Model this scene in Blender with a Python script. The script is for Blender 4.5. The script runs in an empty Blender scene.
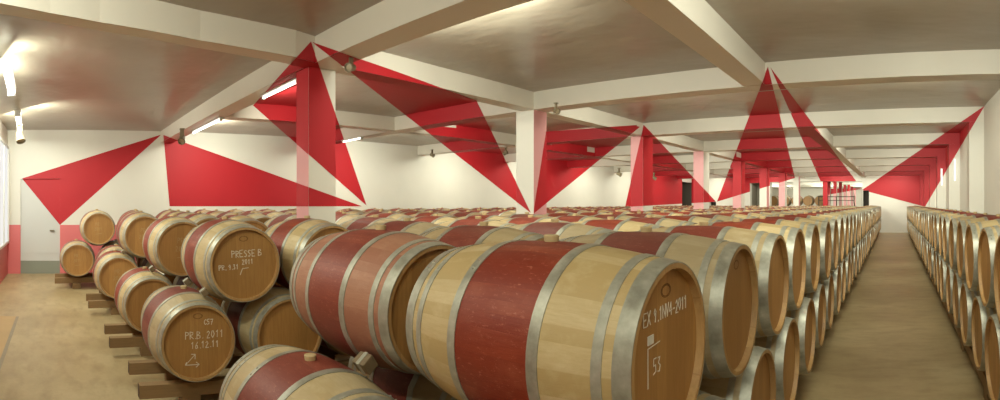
import bpy, math, random
from mathutils import Vector, Matrix

# plan of the cellar in metres: x across the aisle, y along it; its lines are bent and shifted to fit the image in the cylindrical camera
PLAN = {
'LONG':[[[(-8.45,2.55),(-8.45,4.2),(-8.48,6),(-8.536,7.925),(-8.628,9.765),(-8.682,11.59),(-8.712,13.398),(-8.728,15.192),(-8.734,16.972),(-8.735,18.742),(-8.732,20.502),(-8.726,22.256),(-8.72,24.003),(-8.713,25.745),(-8.706,27.482),(-8.698,29.216),(-8.691,30.947)],[(-8.72,2.55),(-8.72,4.2),(-8.76,6),(-8.795,7.914),(-8.894,9.757),(-8.953,11.585),(-8.988,13.397),(-9.007,15.193),(-9.015,16.977),(-9.017,18.75),(-9.015,20.514),(-9.011,22.269),(-9.005,24.019),(-8.998,25.763),(-8.991,27.503),(-8.983,29.238),(-8.976,30.971)]],[[(-3.45,-1.2),(-3.8,-.417),(-4.02,-.06),(-4.21,.33),(-4.365,.763),(-4.53,1.24),(-4.636,1.75),(-4.72,2.26),(-4.804,2.518),(-5.007,4.362),(-5.096,6.201),(-5.132,8.013),(-5.143,9.801),(-5.143,11.569),(-5.138,13.323),(-5.132,15.067),(-5.124,16.804),(-5.117,18.535),(-5.11,20.262),(-5.103,21.985),(-5.097,23.706),(-5.092,25.425),(-5.087,27.142),(-5.082,28.858),(-5.078,30.572)],[(-3.7,-1.2),(-4.04,-.4),(-4.23,-.04),(-4.42,.35),(-4.575,.77),(-4.75,1.25),(-4.88,1.76),(-4.98,2.27),(-5.044,2.51),(-5.262,4.351),(-5.365,6.194),(-5.408,8.012),(-5.424,9.805),(-5.426,11.578),(-5.423,13.337),(-5.417,15.085),(-5.409,16.825),(-5.402,18.559),(-5.395,20.288),(-5.388,22.013),(-5.382,23.736),(-5.376,25.456),(-5.37,27.175),(-5.365,28.891),(-5.361,30.607)]],[[(-.926,-1.27),(-1.098,-.532),(-1.321,.201),(-1.491,1.078),(-1.542,1.985),(-1.553,2.872),(-1.552,3.743),(-1.549,4.604),(-1.546,5.46),(-1.542,6.311)],[(-1.16,-1.276),(-1.312,-.521),(-1.549,.202),(-1.738,1.068),(-1.81,1.978),(-1.832,2.874),(-1.836,3.753),(-1.834,4.621),(-1.831,5.481),(-1.827,6.336)]],[[(-1.532,9.874),(-1.53,10.998),(-1.528,12.121),(-1.526,13.243),(-1.525,14.365),(-1.524,15.486),(-1.523,16.607),(-1.522,17.728),(-1.522,18.849),(-1.521,19.969),(-1.521,21.09),(-1.52,22.21),(-1.52,23.33),(-1.52,24.45),(-1.52,25.57),(-1.519,26.69),(-1.519,27.81),(-1.519,28.93),(-1.519,30.05)],[(-1.815,9.909),(-1.812,11.034),(-1.809,12.159),(-1.807,13.282),(-1.806,14.405),(-1.804,15.527),(-1.803,16.649),(-1.802,17.771),(-1.801,18.892),(-1.8,20.013),(-1.799,21.134),(-1.798,22.255),(-1.798,23.375),(-1.797,24.495),(-1.797,25.616),(-1.797,26.736),(-1.796,27.856),(-1.796,28.976),(-1.796,30.096)]]],
'TRANS':[[[(-12.38,2.416),(-12.034,2.416),(-11.058,2.419),(-10.079,2.424),(-9.098,2.431),(-8.114,2.442),(-7.125,2.458),(-6.128,2.479),(-5.119,2.507),(-4.09,2.545),(-3.026,2.59),(-1.901,2.626),(-.705,2.592),(.459,2.391),(1.592,2.265)],[(-12.38,2.705),(-12.119,2.706),(-11.14,2.711),(-10.159,2.719),(-9.175,2.729),(-8.186,2.744),(-7.192,2.763),(-6.188,2.789),(-5.17,2.822),(-4.128,2.864),(-3.047,2.909),(-1.906,2.938),(-.704,2.891),(.46,2.688),(1.587,2.545)]],[[(-12.38,6.071),(-11.861,6.088),(-10.835,6.125),(-9.796,6.165),(-8.744,6.209),(-7.672,6.255),(-6.577,6.3),(-5.455,6.339),(-4.299,6.362),(-3.112,6.353),(-1.903,6.293),(-.697,6.16),(.468,5.947),(1.549,5.666)],[(-12.38,6.387),(-11.911,6.403),(-10.879,6.442),(-9.835,6.484),(-8.776,6.529),(-7.697,6.575),(-6.595,6.619),(-5.465,6.655),(-4.304,6.673),(-3.112,6.659),(-1.902,6.592),(-.696,6.456),(.468,6.243),(1.554,5.964)]],[[(-12.38,9.918),(-12.318,9.921),(-11.23,9.967),(-10.126,10.011),(-9.003,10.05),(-7.861,10.08),(-6.697,10.097),(-5.514,10.094),(-4.313,10.062),(-3.101,9.992),(-1.89,9.878),(-.694,9.713),(.469,9.498),(1.583,9.236)],[(-12.38,10.239),(-12.344,10.241),(-11.252,10.287),(-10.143,10.329),(-9.015,10.367),(-7.869,10.395),(-6.701,10.409),(-5.515,10.401),(-4.312,10.365),(-3.1,10.292),(-1.889,10.175),(-.694,10.008),(.469,9.793),(1.585,9.532)]],[[(-12.38,13.765),(-11.415,13.793),(-10.263,13.819),(-9.095,13.832),(-7.913,13.831),(-6.718,13.81),(-5.511,13.766),(-4.299,13.692),(-3.087,13.586),(-1.882,13.444),(-.693,13.264),(.469,13.047),(1.597,12.795)],[(-12.38,14.082),(-11.424,14.109),(-10.269,14.132),(-9.099,14.144),(-7.915,14.14),(-6.717,14.116),(-5.51,14.068),(-4.298,13.992),(-3.086,13.883),(-1.881,13.739),(-.693,13.559),(.469,13.341),(1.598,13.091)]],[[(-12.38,17.559),(-11.493,17.568),(-10.312,17.567),(-9.12,17.553),(-7.918,17.52),(-6.71,17.468),(-5.497,17.392),(-4.284,17.29),(-3.076,17.16),(-1.877,17.001),(-.693,16.813),(.469,16.595),(1.604,16.35)],[(-12.38,17.871),(-11.497,17.879),(-10.314,17.877),(-9.12,17.859),(-7.918,17.825),(-6.709,17.77),(-5.496,17.692),(-4.283,17.588),(-3.075,17.457),(-1.876,17.297),(-.693,17.108),(.469,16.89),(1.605,16.645)]],[[(-12.38,21.3),(-11.521,21.292),(-10.323,21.267),(-9.118,21.227),(-7.908,21.169),(-6.695,21.092),(-5.482,20.993),(-4.272,20.871),(-3.068,20.726),(-1.874,20.556),(-.694,20.361),(.468,20.143),(1.608,19.902)],[(-12.38,21.609),(-11.521,21.6),(-10.323,21.573),(-9.117,21.531),(-7.907,21.471),(-6.694,21.392),(-5.481,21.291),(-4.271,21.168),(-3.067,21.022),(-1.873,20.851),(-.694,20.656),(.468,20.438),(1.609,20.198)]],[[(-12.38,25.002),(-11.524,24.978),(-10.317,24.932),(-9.106,24.87),(-7.893,24.791),(-6.68,24.695),(-5.469,24.579),(-4.261,24.443),(-3.061,24.286),(-1.871,24.108),(-.694,23.91),(.468,23.691),(1.611,23.454)],[(-12.38,25.307),(-11.523,25.283),(-10.316,25.235),(-9.105,25.172),(-7.892,25.091),(-6.679,24.993),(-5.467,24.876),(-4.261,24.739),(-3.061,24.582),(-1.871,24.403),(-.694,24.205),(.467,23.986),(1.611,23.749)]],[[(-12.38,28.671),(-11.516,28.635),(-10.304,28.571),(-9.091,28.491),(-7.878,28.396),(-6.666,28.284),(-5.457,28.155),(-4.253,28.008),(-3.057,27.843),(-1.87,27.66),(-.695,27.458),(.467,27.239),(1.612,27.004)],[(-12.38,28.976),(-11.515,28.938),(-10.303,28.872),(-9.09,28.791),(-7.877,28.695),(-6.665,28.582),(-5.456,28.452),(-4.253,28.304),(-3.057,28.138),(-1.87,27.955),(-.695,27.753),(.467,27.534),(1.612,27.299)]]],
'WALL_SIDE':[(-12.38,-1.2),(-12.38,2),(-12.38,6),(-12.38,10),(-12.38,14),(-12.38,18),(-12.38,22),(-12.38,26),(-12.38,29.45)],
'COLS':[[(-5.24,2.52),(-4.97,2.53),(-4.98,2.86),(-5.25,2.85)],[(-5.446,6.339),(-5.101,6.349),(-5.11,6.684),(-5.457,6.677)],[(-5.445,10.093),(-5.144,10.087),(-5.144,10.557),(-5.446,10.564)],[(-5.442,13.762),(-5.137,13.746),(-5.135,14.209),(-5.44,14.226)],[(-5.427,17.387),(-5.122,17.363),(-5.12,17.822),(-5.425,17.847)],[(-5.412,20.986),(-5.107,20.958),(-5.105,21.415),(-5.41,21.444)],[(-5.399,24.571),(-5.095,24.539),(-5.093,24.994),(-5.397,25.027)],[(-5.388,28.147),(-5.084,28.111),(-5.083,28.566),(-5.386,28.602)]],
'HALLC':[[(-4.02,31.6),(-3.8,31.6),(-3.8,31.9),(-4.02,31.9)],[(-4.02,35.2),(-3.8,35.2),(-3.8,35.5),(-4.02,35.5)],[(-4.02,38.8),(-3.8,38.8),(-3.8,39.1),(-4.02,39.1)],[(-4.02,42.4),(-3.8,42.4),(-3.8,42.7),(-4.02,42.7)],[(-4.02,46),(-3.8,46),(-3.8,46.3),(-4.02,46.3)],[(-4.02,49.6),(-3.8,49.6),(-3.8,49.9),(-4.02,49.9)],[(-4.02,53.2),(-3.8,53.2),(-3.8,53.5),(-4.02,53.5)]],
'WALL_RIGHT':[(1.584,2.694),(1.56,6.41),(1.588,10.262),(1.6,14.105),(1.606,17.944),(1.61,21.781),(1.612,25.617),(1.613,29.452)],
'PIL':[[(1.304,5.737),(1.566,5.661),(1.571,5.959),(1.307,6.034)],[(1.327,9.301),(1.601,9.231),(1.603,9.528),(1.328,9.597)],[(1.336,12.857),(1.616,12.791),(1.616,13.086),(1.336,13.153)],[(1.34,16.41),(1.623,16.346),(1.623,16.641),(1.34,16.705)],[(1.343,19.961),(1.627,19.898),(1.627,20.193),(1.343,20.256)],[(1.344,23.511),(1.63,23.449),(1.63,23.744),(1.344,23.806)],[(1.345,27.061),(1.631,27),(1.631,27.295),(1.345,27.356)]],
'FAR':[(-12.38,31),(1.613,29.452)],
'DOOR':[(-12.38,-.877),(-12.38,.043),2.213],
'OPENINGS':[[(-11.175,30.867),(-10.7,30.814),1.712],[(-8.47,30.567),(-7.773,30.49),2.838],[(-7.211,30.428),(-1.785,29.828),2.881],[(-1.751,29.824),(-1.389,29.784),2.351]]}
# red wall paint: outline of every painted patch, in metres, on the surface that carries it
PAINT = {
'wall_side':[[(-12.377,-.835,2.213),(-12.377,.043,2.213),(-12.377,.043,2.499),(-12.377,-.842,2.221)],[(-12.377,2,2.883),(-12.377,2,3.13),(-12.377,.043,2.499),(-12.377,.043,1.138)],[(-12.377,2.436,3.275),(-12.377,2,3.13),(-12.377,2,2.883)],[(-12.377,6,1.565),(-12.377,6,2.157),(-12.377,3.144,3.05),(-12.377,2.484,3.264),(-12.377,2.63,1.571)],[(-12.377,6,3.141),(-12.377,6,3.35),(-12.377,5.72,3.35)],[(-12.377,7.956,1.559),(-12.377,6,2.157),(-12.377,6,1.565)],[(-12.377,7.387,3.35),(-12.377,6,3.35),(-12.377,6,3.141),(-12.377,8.104,1.58)],[(-12.377,14,1.913),(-12.377,14,2.923),(-12.377,13.676,3.35),(-12.377,11.174,3.35)],[(-12.377,15.248,1.281),(-12.377,14,2.923),(-12.377,14,1.913)],[(-12.377,18,2.547),(-12.377,18,3.35),(-12.377,15.897,3.35),(-12.377,15.366,1.242)],[(-12.377,19.616,3.35),(-12.377,18,3.35),(-12.377,18,2.547)],[(-12.377,26,1.536),(-12.377,26,3.35),(-12.377,23.272,3.35),(-12.377,22.381,1.458)],[(-12.377,29.45,1.609),(-12.377,29.45,3.35),(-12.377,26,3.35),(-12.377,26,1.536)]],
'door':[[(-12.427,.043,1.137),(-12.427,.043,2.213),(-12.427,-.837,2.213)]],
'wall_far':[[(-11.175,30.864,1.705),(-11.175,30.864,2.19),(-12.372,30.996,3.35),(-12.38,30.997,3.35),(-12.38,30.997,1.643)],[(-11.175,30.864,1.712),(-11.042,30.849,1.712),(-10.7,30.811,1.73),(-11.175,30.864,2.19)],[(-8.47,30.564,2.325),(-8.47,30.564,3.35),(-9.957,30.729,3.35),(-10.633,30.804,1.73)],[(-8.47,30.564,2.838),(-7.773,30.487,2.838),(-7.773,30.487,3.35),(-8.47,30.564,3.35)],[(-7.211,30.425,2.673),(-7.211,30.425,3.35),(-7.773,30.487,3.35),(-7.773,30.487,2.518)],[(-7.211,30.425,2.881),(-6.462,30.342,2.881),(-5.685,30.256,3.097),(-5.749,30.263,3.35),(-7.211,30.425,3.35)],[(-4.155,30.087,2.881),(-2.114,29.861,2.881),(-2.469,29.901,3.35),(-4.366,30.11,3.35)],[(-1.676,29.813,2.351),(-1.389,29.781,2.351),(-1.389,29.781,2.648),(-1.751,29.821,2.403),(-1.751,29.821,2.371)],[(1.613,29.449,1.476),(1.613,29.449,3.35),(-.355,29.667,3.35),(-1.389,29.781,2.648),(-1.389,29.781,2.274)]],
'wall_right':[[(1.585,10.262,3.24),(1.585,10.262,3.35),(1.577,9.166,3.35),(1.577,9.125,3.347)],[(1.597,14.105,2.852),(1.597,14.105,3.35),(1.585,10.262,3.35),(1.585,10.262,3.24)],[(1.603,17.944,2.455),(1.603,17.944,3.35),(1.597,14.105,3.35),(1.597,14.105,2.852)],[(1.607,21.781,2.056),(1.607,21.781,3.35),(1.603,17.944,3.35),(1.603,17.944,2.455)],[(1.609,25.617,1.653),(1.609,25.617,3.35),(1.607,21.781,3.35),(1.607,21.781,2.056)],[(1.61,29.452,1.476),(1.61,29.452,3.35),(1.609,25.617,3.35),(1.609,25.617,1.653),(1.609,27.463,1.459)]],
'pilaster1':[[(1.431,9.271,3.08),(1.326,9.298,3.08),(1.326,9.298,2.901)],[(1.324,9.301,2.901),(1.324,9.301,3.08),(1.325,9.597,3.08),(1.325,9.597,2.871)]],
'pilaster2':[[(1.615,12.788,3.018),(1.615,12.788,3.08),(1.335,12.854,3.08),(1.335,12.854,2.539)],[(1.333,12.857,2.539),(1.333,12.857,3.08),(1.333,13.153,3.08),(1.333,13.153,2.508)]],
'pilaster3':[[(1.622,16.343,2.653),(1.622,16.343,3.08),(1.339,16.407,3.08),(1.339,16.407,2.169)],[(1.337,16.41,2.169),(1.337,16.41,3.08),(1.337,16.705,3.08),(1.337,16.705,2.138)]],
'pilaster4':[[(1.626,19.895,2.284),(1.626,19.895,3.08),(1.342,19.958,3.08),(1.342,19.958,1.799)],[(1.34,19.961,1.799),(1.34,19.961,3.08),(1.34,20.256,3.08),(1.34,20.256,1.768)]],
'pilaster5':[[(1.629,23.446,1.913),(1.629,23.446,3.08),(1.343,23.508,3.08),(1.343,23.508,1.496),(1.379,23.5,1.486)],[(1.341,23.511,1.496),(1.341,23.511,3.08),(1.341,23.806,3.08),(1.341,23.806,1.498)]],
'pilaster6':[[(1.63,26.997,1.539),(1.63,26.997,3.08),(1.344,27.058,3.08),(1.344,27.058,1.526),(1.585,27.007,1.462)],[(1.342,27.061,1.526),(1.342,27.061,3.08),(1.342,27.356,3.08),(1.342,27.356,1.529)]],
'column0':[[(-4.97,2.527,1.615),(-4.97,2.527,1.816),(-5.24,2.517,1.871),(-5.24,2.517,1.614)],[(-4.97,2.527,2.158),(-4.97,2.527,3.08),(-5.24,2.517,3.08),(-5.24,2.517,2.296)],[(-4.977,2.86,1.614),(-4.977,2.86,1.717),(-4.967,2.53,1.816),(-4.967,2.53,1.615)],[(-4.977,2.86,1.918),(-4.977,2.86,2.609),(-4.971,2.666,3.08),(-4.967,2.53,3.08),(-4.967,2.53,2.158)]],
'column1':[[(-5.153,6.344,1.496),(-5.446,6.336,1.973),(-5.446,6.336,1.674)],[(-5.107,6.684,1.651),(-5.107,6.684,2.781),(-5.107,6.669,2.779),(-5.098,6.349,1.552),(-5.098,6.349,1.491)]],
'column2':[[(-5.144,10.084,1.587),(-5.144,10.084,3.08),(-5.187,10.085,3.08),(-5.445,10.09,2.095),(-5.445,10.09,1.571)],[(-5.141,10.557,1.597),(-5.141,10.557,3.08),(-5.141,10.087,3.08),(-5.141,10.087,1.587)]],
'column3':[[(-5.137,13.743,1.666),(-5.137,13.743,2.052),(-5.442,13.759,2.354),(-5.442,13.759,1.65)],[(-5.132,14.209,1.676),(-5.132,14.209,1.889),(-5.134,13.746,2.052),(-5.134,13.746,1.666)]],
'column4':[[(-5.122,17.36,1.944),(-5.122,17.36,3.08),(-5.427,17.384,3.08),(-5.427,17.384,1.859)],[(-5.117,17.822,1.992),(-5.117,17.822,3.08),(-5.119,17.363,3.08),(-5.119,17.363,1.944)]],
'column5':[[(-5.107,20.955,2.314),(-5.107,20.955,3.08),(-5.412,20.983,3.08),(-5.412,20.983,2.229)],[(-5.102,21.415,2.361),(-5.102,21.415,3.08),(-5.104,20.958,3.08),(-5.104,20.958,2.314)]],
'column6':[[(-5.095,24.536,2.683),(-5.095,24.536,3.08),(-5.399,24.568,3.08),(-5.399,24.568,2.598)],[(-5.09,24.994,2.73),(-5.09,24.994,3.08),(-5.092,24.539,3.08),(-5.092,24.539,2.683)]],
'column7':[[(-5.308,28.134,3.08),(-5.388,28.144,3.08),(-5.388,28.144,2.967),(-5.286,28.132,2.995)]],
'hallcol0':[[(-3.8,31.597,2.164),(-3.8,31.597,3.35),(-4.02,31.597,3.35),(-4.02,31.597,2.172),(-4.001,31.597,2.129)]],
'hallcol1':[[(-3.8,35.197,2.297),(-3.8,35.197,3.35),(-4.02,35.197,3.35),(-4.02,35.197,2.259)]],
'hallcol2':[[(-3.8,38.797,2.431),(-3.8,38.797,3.35),(-4.02,38.797,3.35),(-4.02,38.797,2.393)]],
'hallcol3':[[(-3.8,42.397,2.564),(-3.8,42.397,3.35),(-4.02,42.397,3.35),(-4.02,42.397,2.526)]],
'hallcol4':[[(-3.8,45.997,2.698),(-3.8,45.997,3.35),(-4.02,45.997,3.35),(-4.02,45.997,2.66)]],
'hallcol5':[[(-3.8,49.597,2.832),(-3.8,49.597,3.35),(-4.02,49.597,3.35),(-4.02,49.597,2.793)]],
'hallcol6':[[(-3.8,53.197,2.965),(-3.8,53.197,3.35),(-4.02,53.197,3.35),(-4.02,53.197,2.927)]],
'wall_hall_back':[[(-3.742,61.997,3.35),(-8.188,61.997,3.35),(-7.85,61.997,2.59),(-3.71,61.997,3.308)],[(-1.2,61.997,2.501),(-1.2,61.997,3.35),(-3.444,61.997,3.35),(-3.71,61.997,3.168)]],
'trans0':[[(-12.037,2.428,3.077),(-12.119,2.706,3.077),(-12.38,2.705,3.077),(-12.38,2.5,3.077)],[(-11.983,2.413,3.08),(-11.33,2.415,3.08),(-12.034,2.413,3.219),(-12.034,2.413,3.207)],[(-11.983,2.416,3.077),(-11.33,2.418,3.077),(-11.811,2.708,3.077),(-12.119,2.706,3.077),(-12.037,2.428,3.077)],[(-6.144,2.56,3.077),(-6.188,2.789,3.077),(-7.138,2.764,3.077)],[(-5.796,2.485,3.08),(-5.119,2.504,3.08),(-5.119,2.504,3.257)],[(-5.796,2.488,3.077),(-5.119,2.507,3.077),(-5.165,2.79,3.077),(-5.212,2.821,3.077),(-6.188,2.789,3.077),(-6.144,2.56,3.077)],[(-5.119,2.504,3.08),(-4.751,2.518,3.08),(-4.892,2.512,3.32),(-5.119,2.504,3.257)],[(-4.513,2.526,3.08),(-4.342,2.533,3.08),(-4.867,2.513,3.308)],[(-5.119,2.507,3.077),(-4.752,2.521,3.077),(-5.165,2.79,3.077)],[(-4.514,2.529,3.077),(-4.342,2.536,3.077),(-4.461,2.851,3.077),(-4.783,2.838,3.077)]],
'ceiling':[[(-12.12,5.552,3.347),(-12.119,6.08,3.347),(-12.38,6.071,3.347),(-12.381,5.721,3.347)],[(-11.142,4.921,3.347),(-11.14,6.114,3.347),(-12.119,6.08,3.347),(-12.12,5.552,3.347)],[(-10.16,4.288,3.347),(-10.161,5.939,3.347),(-10.467,6.139,3.347),(-11.14,6.114,3.347),(-11.142,4.921,3.347)],[(-9.176,3.654,3.347),(-9.176,5.297,3.347),(-10.161,5.939,3.347),(-10.16,4.288,3.347)],[(-8.368,3.262,3.347),(-8.186,3.265,3.347),(-8.187,4.652,3.347),(-9.176,5.297,3.347),(-9.176,3.654,3.347),(-8.661,3.322,3.347)],[(-8.186,3.265,3.347),(-7.192,3.288,3.347),(-7.195,3.535,3.347),(-7.192,3.786,3.347),(-7.194,4.005,3.347),(-8.187,4.652,3.347)],[(-7.194,5.115,3.347),(-7.192,6.275,3.347),(-8.155,6.234,3.347)],[(-7.192,3.288,3.347),(-6.188,3.319,3.347),(-6.189,3.349,3.347),(-7.194,4.005,3.347),(-7.192,3.786,3.347),(-7.195,3.535,3.347)],[(-6.19,3.953,3.347),(-6.189,6.099,3.347),(-6.233,6.245,3.347),(-6.286,6.31,3.347),(-7.192,6.275,3.347),(-7.194,5.115,3.347)],[(-5.656,3.339,3.347),(-5.29,3.354,3.347),(-5.487,3.903,3.347),(-5.699,4.529,3.347),(-5.931,5.252,3.347),(-6.189,6.099,3.347),(-6.19,3.953,3.347)],[(-10.88,9.417,3.347),(-10.879,9.981,3.347),(-11.345,9.962,3.347)],[(-9.835,8.196,3.347),(-9.835,10.021,3.347),(-10.879,9.981,3.347),(-10.88,9.417,3.347)],[(-9.442,7.736,3.347),(-8.776,7.77,3.347),(-8.776,9.319,3.347),(-9.37,10.037,3.347),(-9.835,10.021,3.347),(-9.835,8.196,3.347)],[(-8.776,7.77,3.347),(-7.697,7.824,3.347),(-7.698,8.015,3.347),(-8.776,9.319,3.347)],[(-7.697,7.824,3.347),(-7.545,7.832,3.347),(-7.698,8.015,3.347)],[(-2.041,7.854,3.347),(-1.902,7.844,3.347),(-1.902,8.427,3.347),(-2.162,9.904,3.347),(-2.77,9.961,3.347)],[(-1.902,7.844,3.347),(-1.797,7.831,3.347),(-1.902,8.427,3.347)],[(-1.692,7.816,3.347),(-1.587,7.803,3.347),(-1.67,9.848,3.347),(-1.902,9.879,3.347),(-1.902,9.566,3.347)],[(-12.38,12.184,3.347),(-12.344,12.187,3.347),(-12.344,13.633,3.347),(-12.38,13.676,3.347)],[(-12.344,12.187,3.347),(-11.252,12.242,3.347),(-11.252,12.312,3.347),(-12.344,13.633,3.347)],[(-10.143,13.102,3.347),(-10.143,13.82,3.347),(-10.708,13.808,3.347)],[(-9.514,12.317,3.347),(-9.015,12.337,3.347),(-9.015,13.832,3.347),(-10.143,13.82,3.347),(-10.143,13.102,3.347)],[(-9.015,12.337,3.347),(-7.869,12.37,3.347),(-7.869,13.712,3.347),(-7.959,13.831,3.347),(-9.015,13.832,3.347)],[(-7.869,12.37,3.347),(-6.856,12.385,3.347),(-7.869,13.712,3.347)],[(-6.701,12.964,3.347),(-6.701,13.809,3.347),(-7.172,13.818,3.347)],[(-6.382,12.384,3.347),(-5.952,12.381,3.347),(-6.442,13.8,3.347),(-6.701,13.809,3.347),(-6.701,12.964,3.347)],[(-3.573,12.282,3.347),(-3.1,12.247,3.347),(-3.1,13.587,3.347),(-4.054,13.671,3.347)],[(-3.1,12.247,3.347),(-2.564,12.186,3.347),(-2.805,13.553,3.347),(-3.1,13.587,3.347)],[(-2.211,12.146,3.347),(-1.889,12.108,3.347),(-1.889,13.445,3.347),(-2.374,13.502,3.347)],[(-1.889,12.108,3.347),(-1.76,12.087,3.347),(-1.814,13.434,3.347),(-1.889,13.445,3.347)],[(1.376,11.401,3.347),(1.585,11.343,3.347),(1.585,12.798,3.347),(1.239,12.875,3.347)],[(-12.38,16.758,3.347),(-11.424,16.79,3.347),(-11.424,17.568,3.347),(-12.38,17.559,3.347)],[(-11.424,16.79,3.347),(-10.269,16.817,3.347),(-10.269,16.854,3.347),(-10.814,17.567,3.347),(-11.424,17.568,3.347)],[(-8.831,16.83,3.347),(-7.915,16.827,3.347),(-7.915,17.52,3.347),(-9.099,17.552,3.347),(-9.099,17.316,3.347)],[(-7.915,16.827,3.347),(-7.482,16.816,3.347),(-7.722,17.512,3.347),(-7.915,17.52,3.347)],[(-5.106,16.711,3.347),(-4.298,16.65,3.347),(-4.298,17.291,3.347),(-5.337,17.378,3.347)],[(-4.298,16.65,3.347),(-3.332,16.547,3.347),(-3.447,17.2,3.347),(-4.298,17.291,3.347)],[(-2.73,16.47,3.347),(-1.931,16.357,3.347),(-1.957,17.012,3.347),(-2.809,17.125,3.347)],[(.97,15.744,3.347),(1.598,15.578,3.347),(1.598,16.351,3.347),(.898,16.503,3.347)]],
'trans1':[[(-12.364,6.069,3.08),(-11.861,6.085,3.08),(-11.861,6.085,3.35),(-12.38,6.068,3.35),(-12.38,6.068,3.088)],[(-12.364,6.072,3.077),(-11.861,6.088,3.077),(-11.911,6.403,3.077),(-12.38,6.387,3.077),(-12.38,6.082,3.077)],[(-11.861,6.085,3.08),(-10.835,6.122,3.08),(-10.835,6.122,3.35),(-11.861,6.085,3.35)],[(-11.861,6.088,3.077),(-10.835,6.125,3.077),(-10.879,6.442,3.077),(-11.911,6.403,3.077)],[(-10.835,6.122,3.08),(-10.309,6.142,3.08),(-10.467,6.136,3.35),(-10.835,6.122,3.35)],[(-10.835,6.125,3.077),(-10.309,6.145,3.077),(-10.77,6.446,3.077),(-10.879,6.442,3.077)],[(-7.724,6.25,3.08),(-7.672,6.252,3.08),(-7.672,6.252,3.35),(-8.155,6.231,3.35)],[(-7.725,6.253,3.077),(-7.672,6.255,3.077),(-7.697,6.575,3.077),(-7.99,6.563,3.077)],[(-7.672,6.252,3.08),(-6.577,6.297,3.08),(-6.577,6.297,3.35),(-7.672,6.252,3.35)],[(-7.672,6.255,3.077),(-6.577,6.3,3.077),(-6.595,6.619,3.077),(-7.697,6.575,3.077)],[(-6.577,6.297,3.08),(-6.122,6.313,3.08),(-6.286,6.307,3.35),(-6.577,6.297,3.35)],[(-6.577,6.3,3.077),(-6.122,6.316,3.077),(-6.379,6.626,3.077),(-6.595,6.619,3.077)],[(-1.597,6.256,3.08),(-1.451,6.24,3.08),(-1.506,6.246,3.299)],[(-1.383,6.233,3.08),(-1.322,6.226,3.08),(-1.474,6.243,3.284)],[(-1.597,6.26,3.077),(-1.451,6.244,3.077),(-1.505,6.547,3.077),(-1.701,6.569,3.077)],[(-1.382,6.236,3.077),(-1.321,6.229,3.077),(-1.334,6.528,3.077),(-1.419,6.538,3.077)]],
'trans2':[[(-11.23,9.964,3.278),(-11.23,9.964,3.35),(-11.345,9.959,3.35)],[(-10.91,9.977,3.08),(-10.126,10.008,3.08),(-10.126,10.008,3.35),(-11.23,9.964,3.35),(-11.23,9.964,3.278)],[(-10.91,9.98,3.077),(-10.126,10.011,3.077),(-10.143,10.329,3.077),(-11.175,10.29,3.077)],[(-10.126,10.008,3.08),(-9.205,10.04,3.08),(-9.37,10.034,3.35),(-10.126,10.008,3.35)],[(-10.126,10.011,3.077),(-9.205,10.043,3.077),(-9.461,10.352,3.077),(-10.143,10.329,3.077)],[(-7.864,10.186,3.077),(-7.869,10.395,3.077),(-8.028,10.391,3.077)],[(-7.78,10.078,3.08),(-6.697,10.094,3.08),(-6.697,10.094,3.337),(-7.473,10.083,3.35),(-7.726,10.079,3.35)],[(-7.78,10.081,3.077),(-6.697,10.097,3.077),(-6.701,10.409,3.077),(-7.869,10.395,3.077),(-7.864,10.186,3.077)],[(-6.697,10.094,3.08),(-5.52,10.091,3.08),(-5.514,10.091,3.084),(-5.514,10.091,3.32),(-6.697,10.094,3.337)],[(-6.697,10.097,3.077),(-5.52,10.094,3.077),(-5.756,10.403,3.077),(-6.701,10.409,3.077)],[(-5.153,10.081,3.317),(-5.514,10.091,3.32),(-5.514,10.091,3.084)],[(-5.185,10.082,3.08),(-4.89,10.074,3.08),(-5.124,10.081,3.315)],[(-5.185,10.086,3.077),(-4.89,10.078,3.077),(-4.997,10.386,3.077),(-5.357,10.396,3.077)],[(-2.881,9.968,3.08),(-2.095,9.894,3.08),(-2.162,9.901,3.35),(-2.77,9.958,3.35)],[(-1.89,9.875,3.239),(-1.89,9.875,3.35),(-1.94,9.88,3.35)],[(-2.881,9.971,3.077),(-2.095,9.897,3.077),(-2.148,10.2,3.077),(-2.989,10.282,3.077)],[(-1.819,9.865,3.08),(-1.467,9.817,3.08),(-1.671,9.845,3.35),(-1.89,9.875,3.35),(-1.89,9.875,3.239)],[(-1.818,9.869,3.077),(-1.467,9.82,3.077),(-1.479,10.118,3.077),(-1.855,10.17,3.077)],[(1.181,9.327,3.08),(1.43,9.269,3.08),(1.582,9.233,3.341),(1.582,9.233,3.35),(1.573,9.235,3.35)],[(1.182,9.331,3.077),(1.431,9.272,3.077),(1.45,9.564,3.077),(1.154,9.633,3.077)]],
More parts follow.
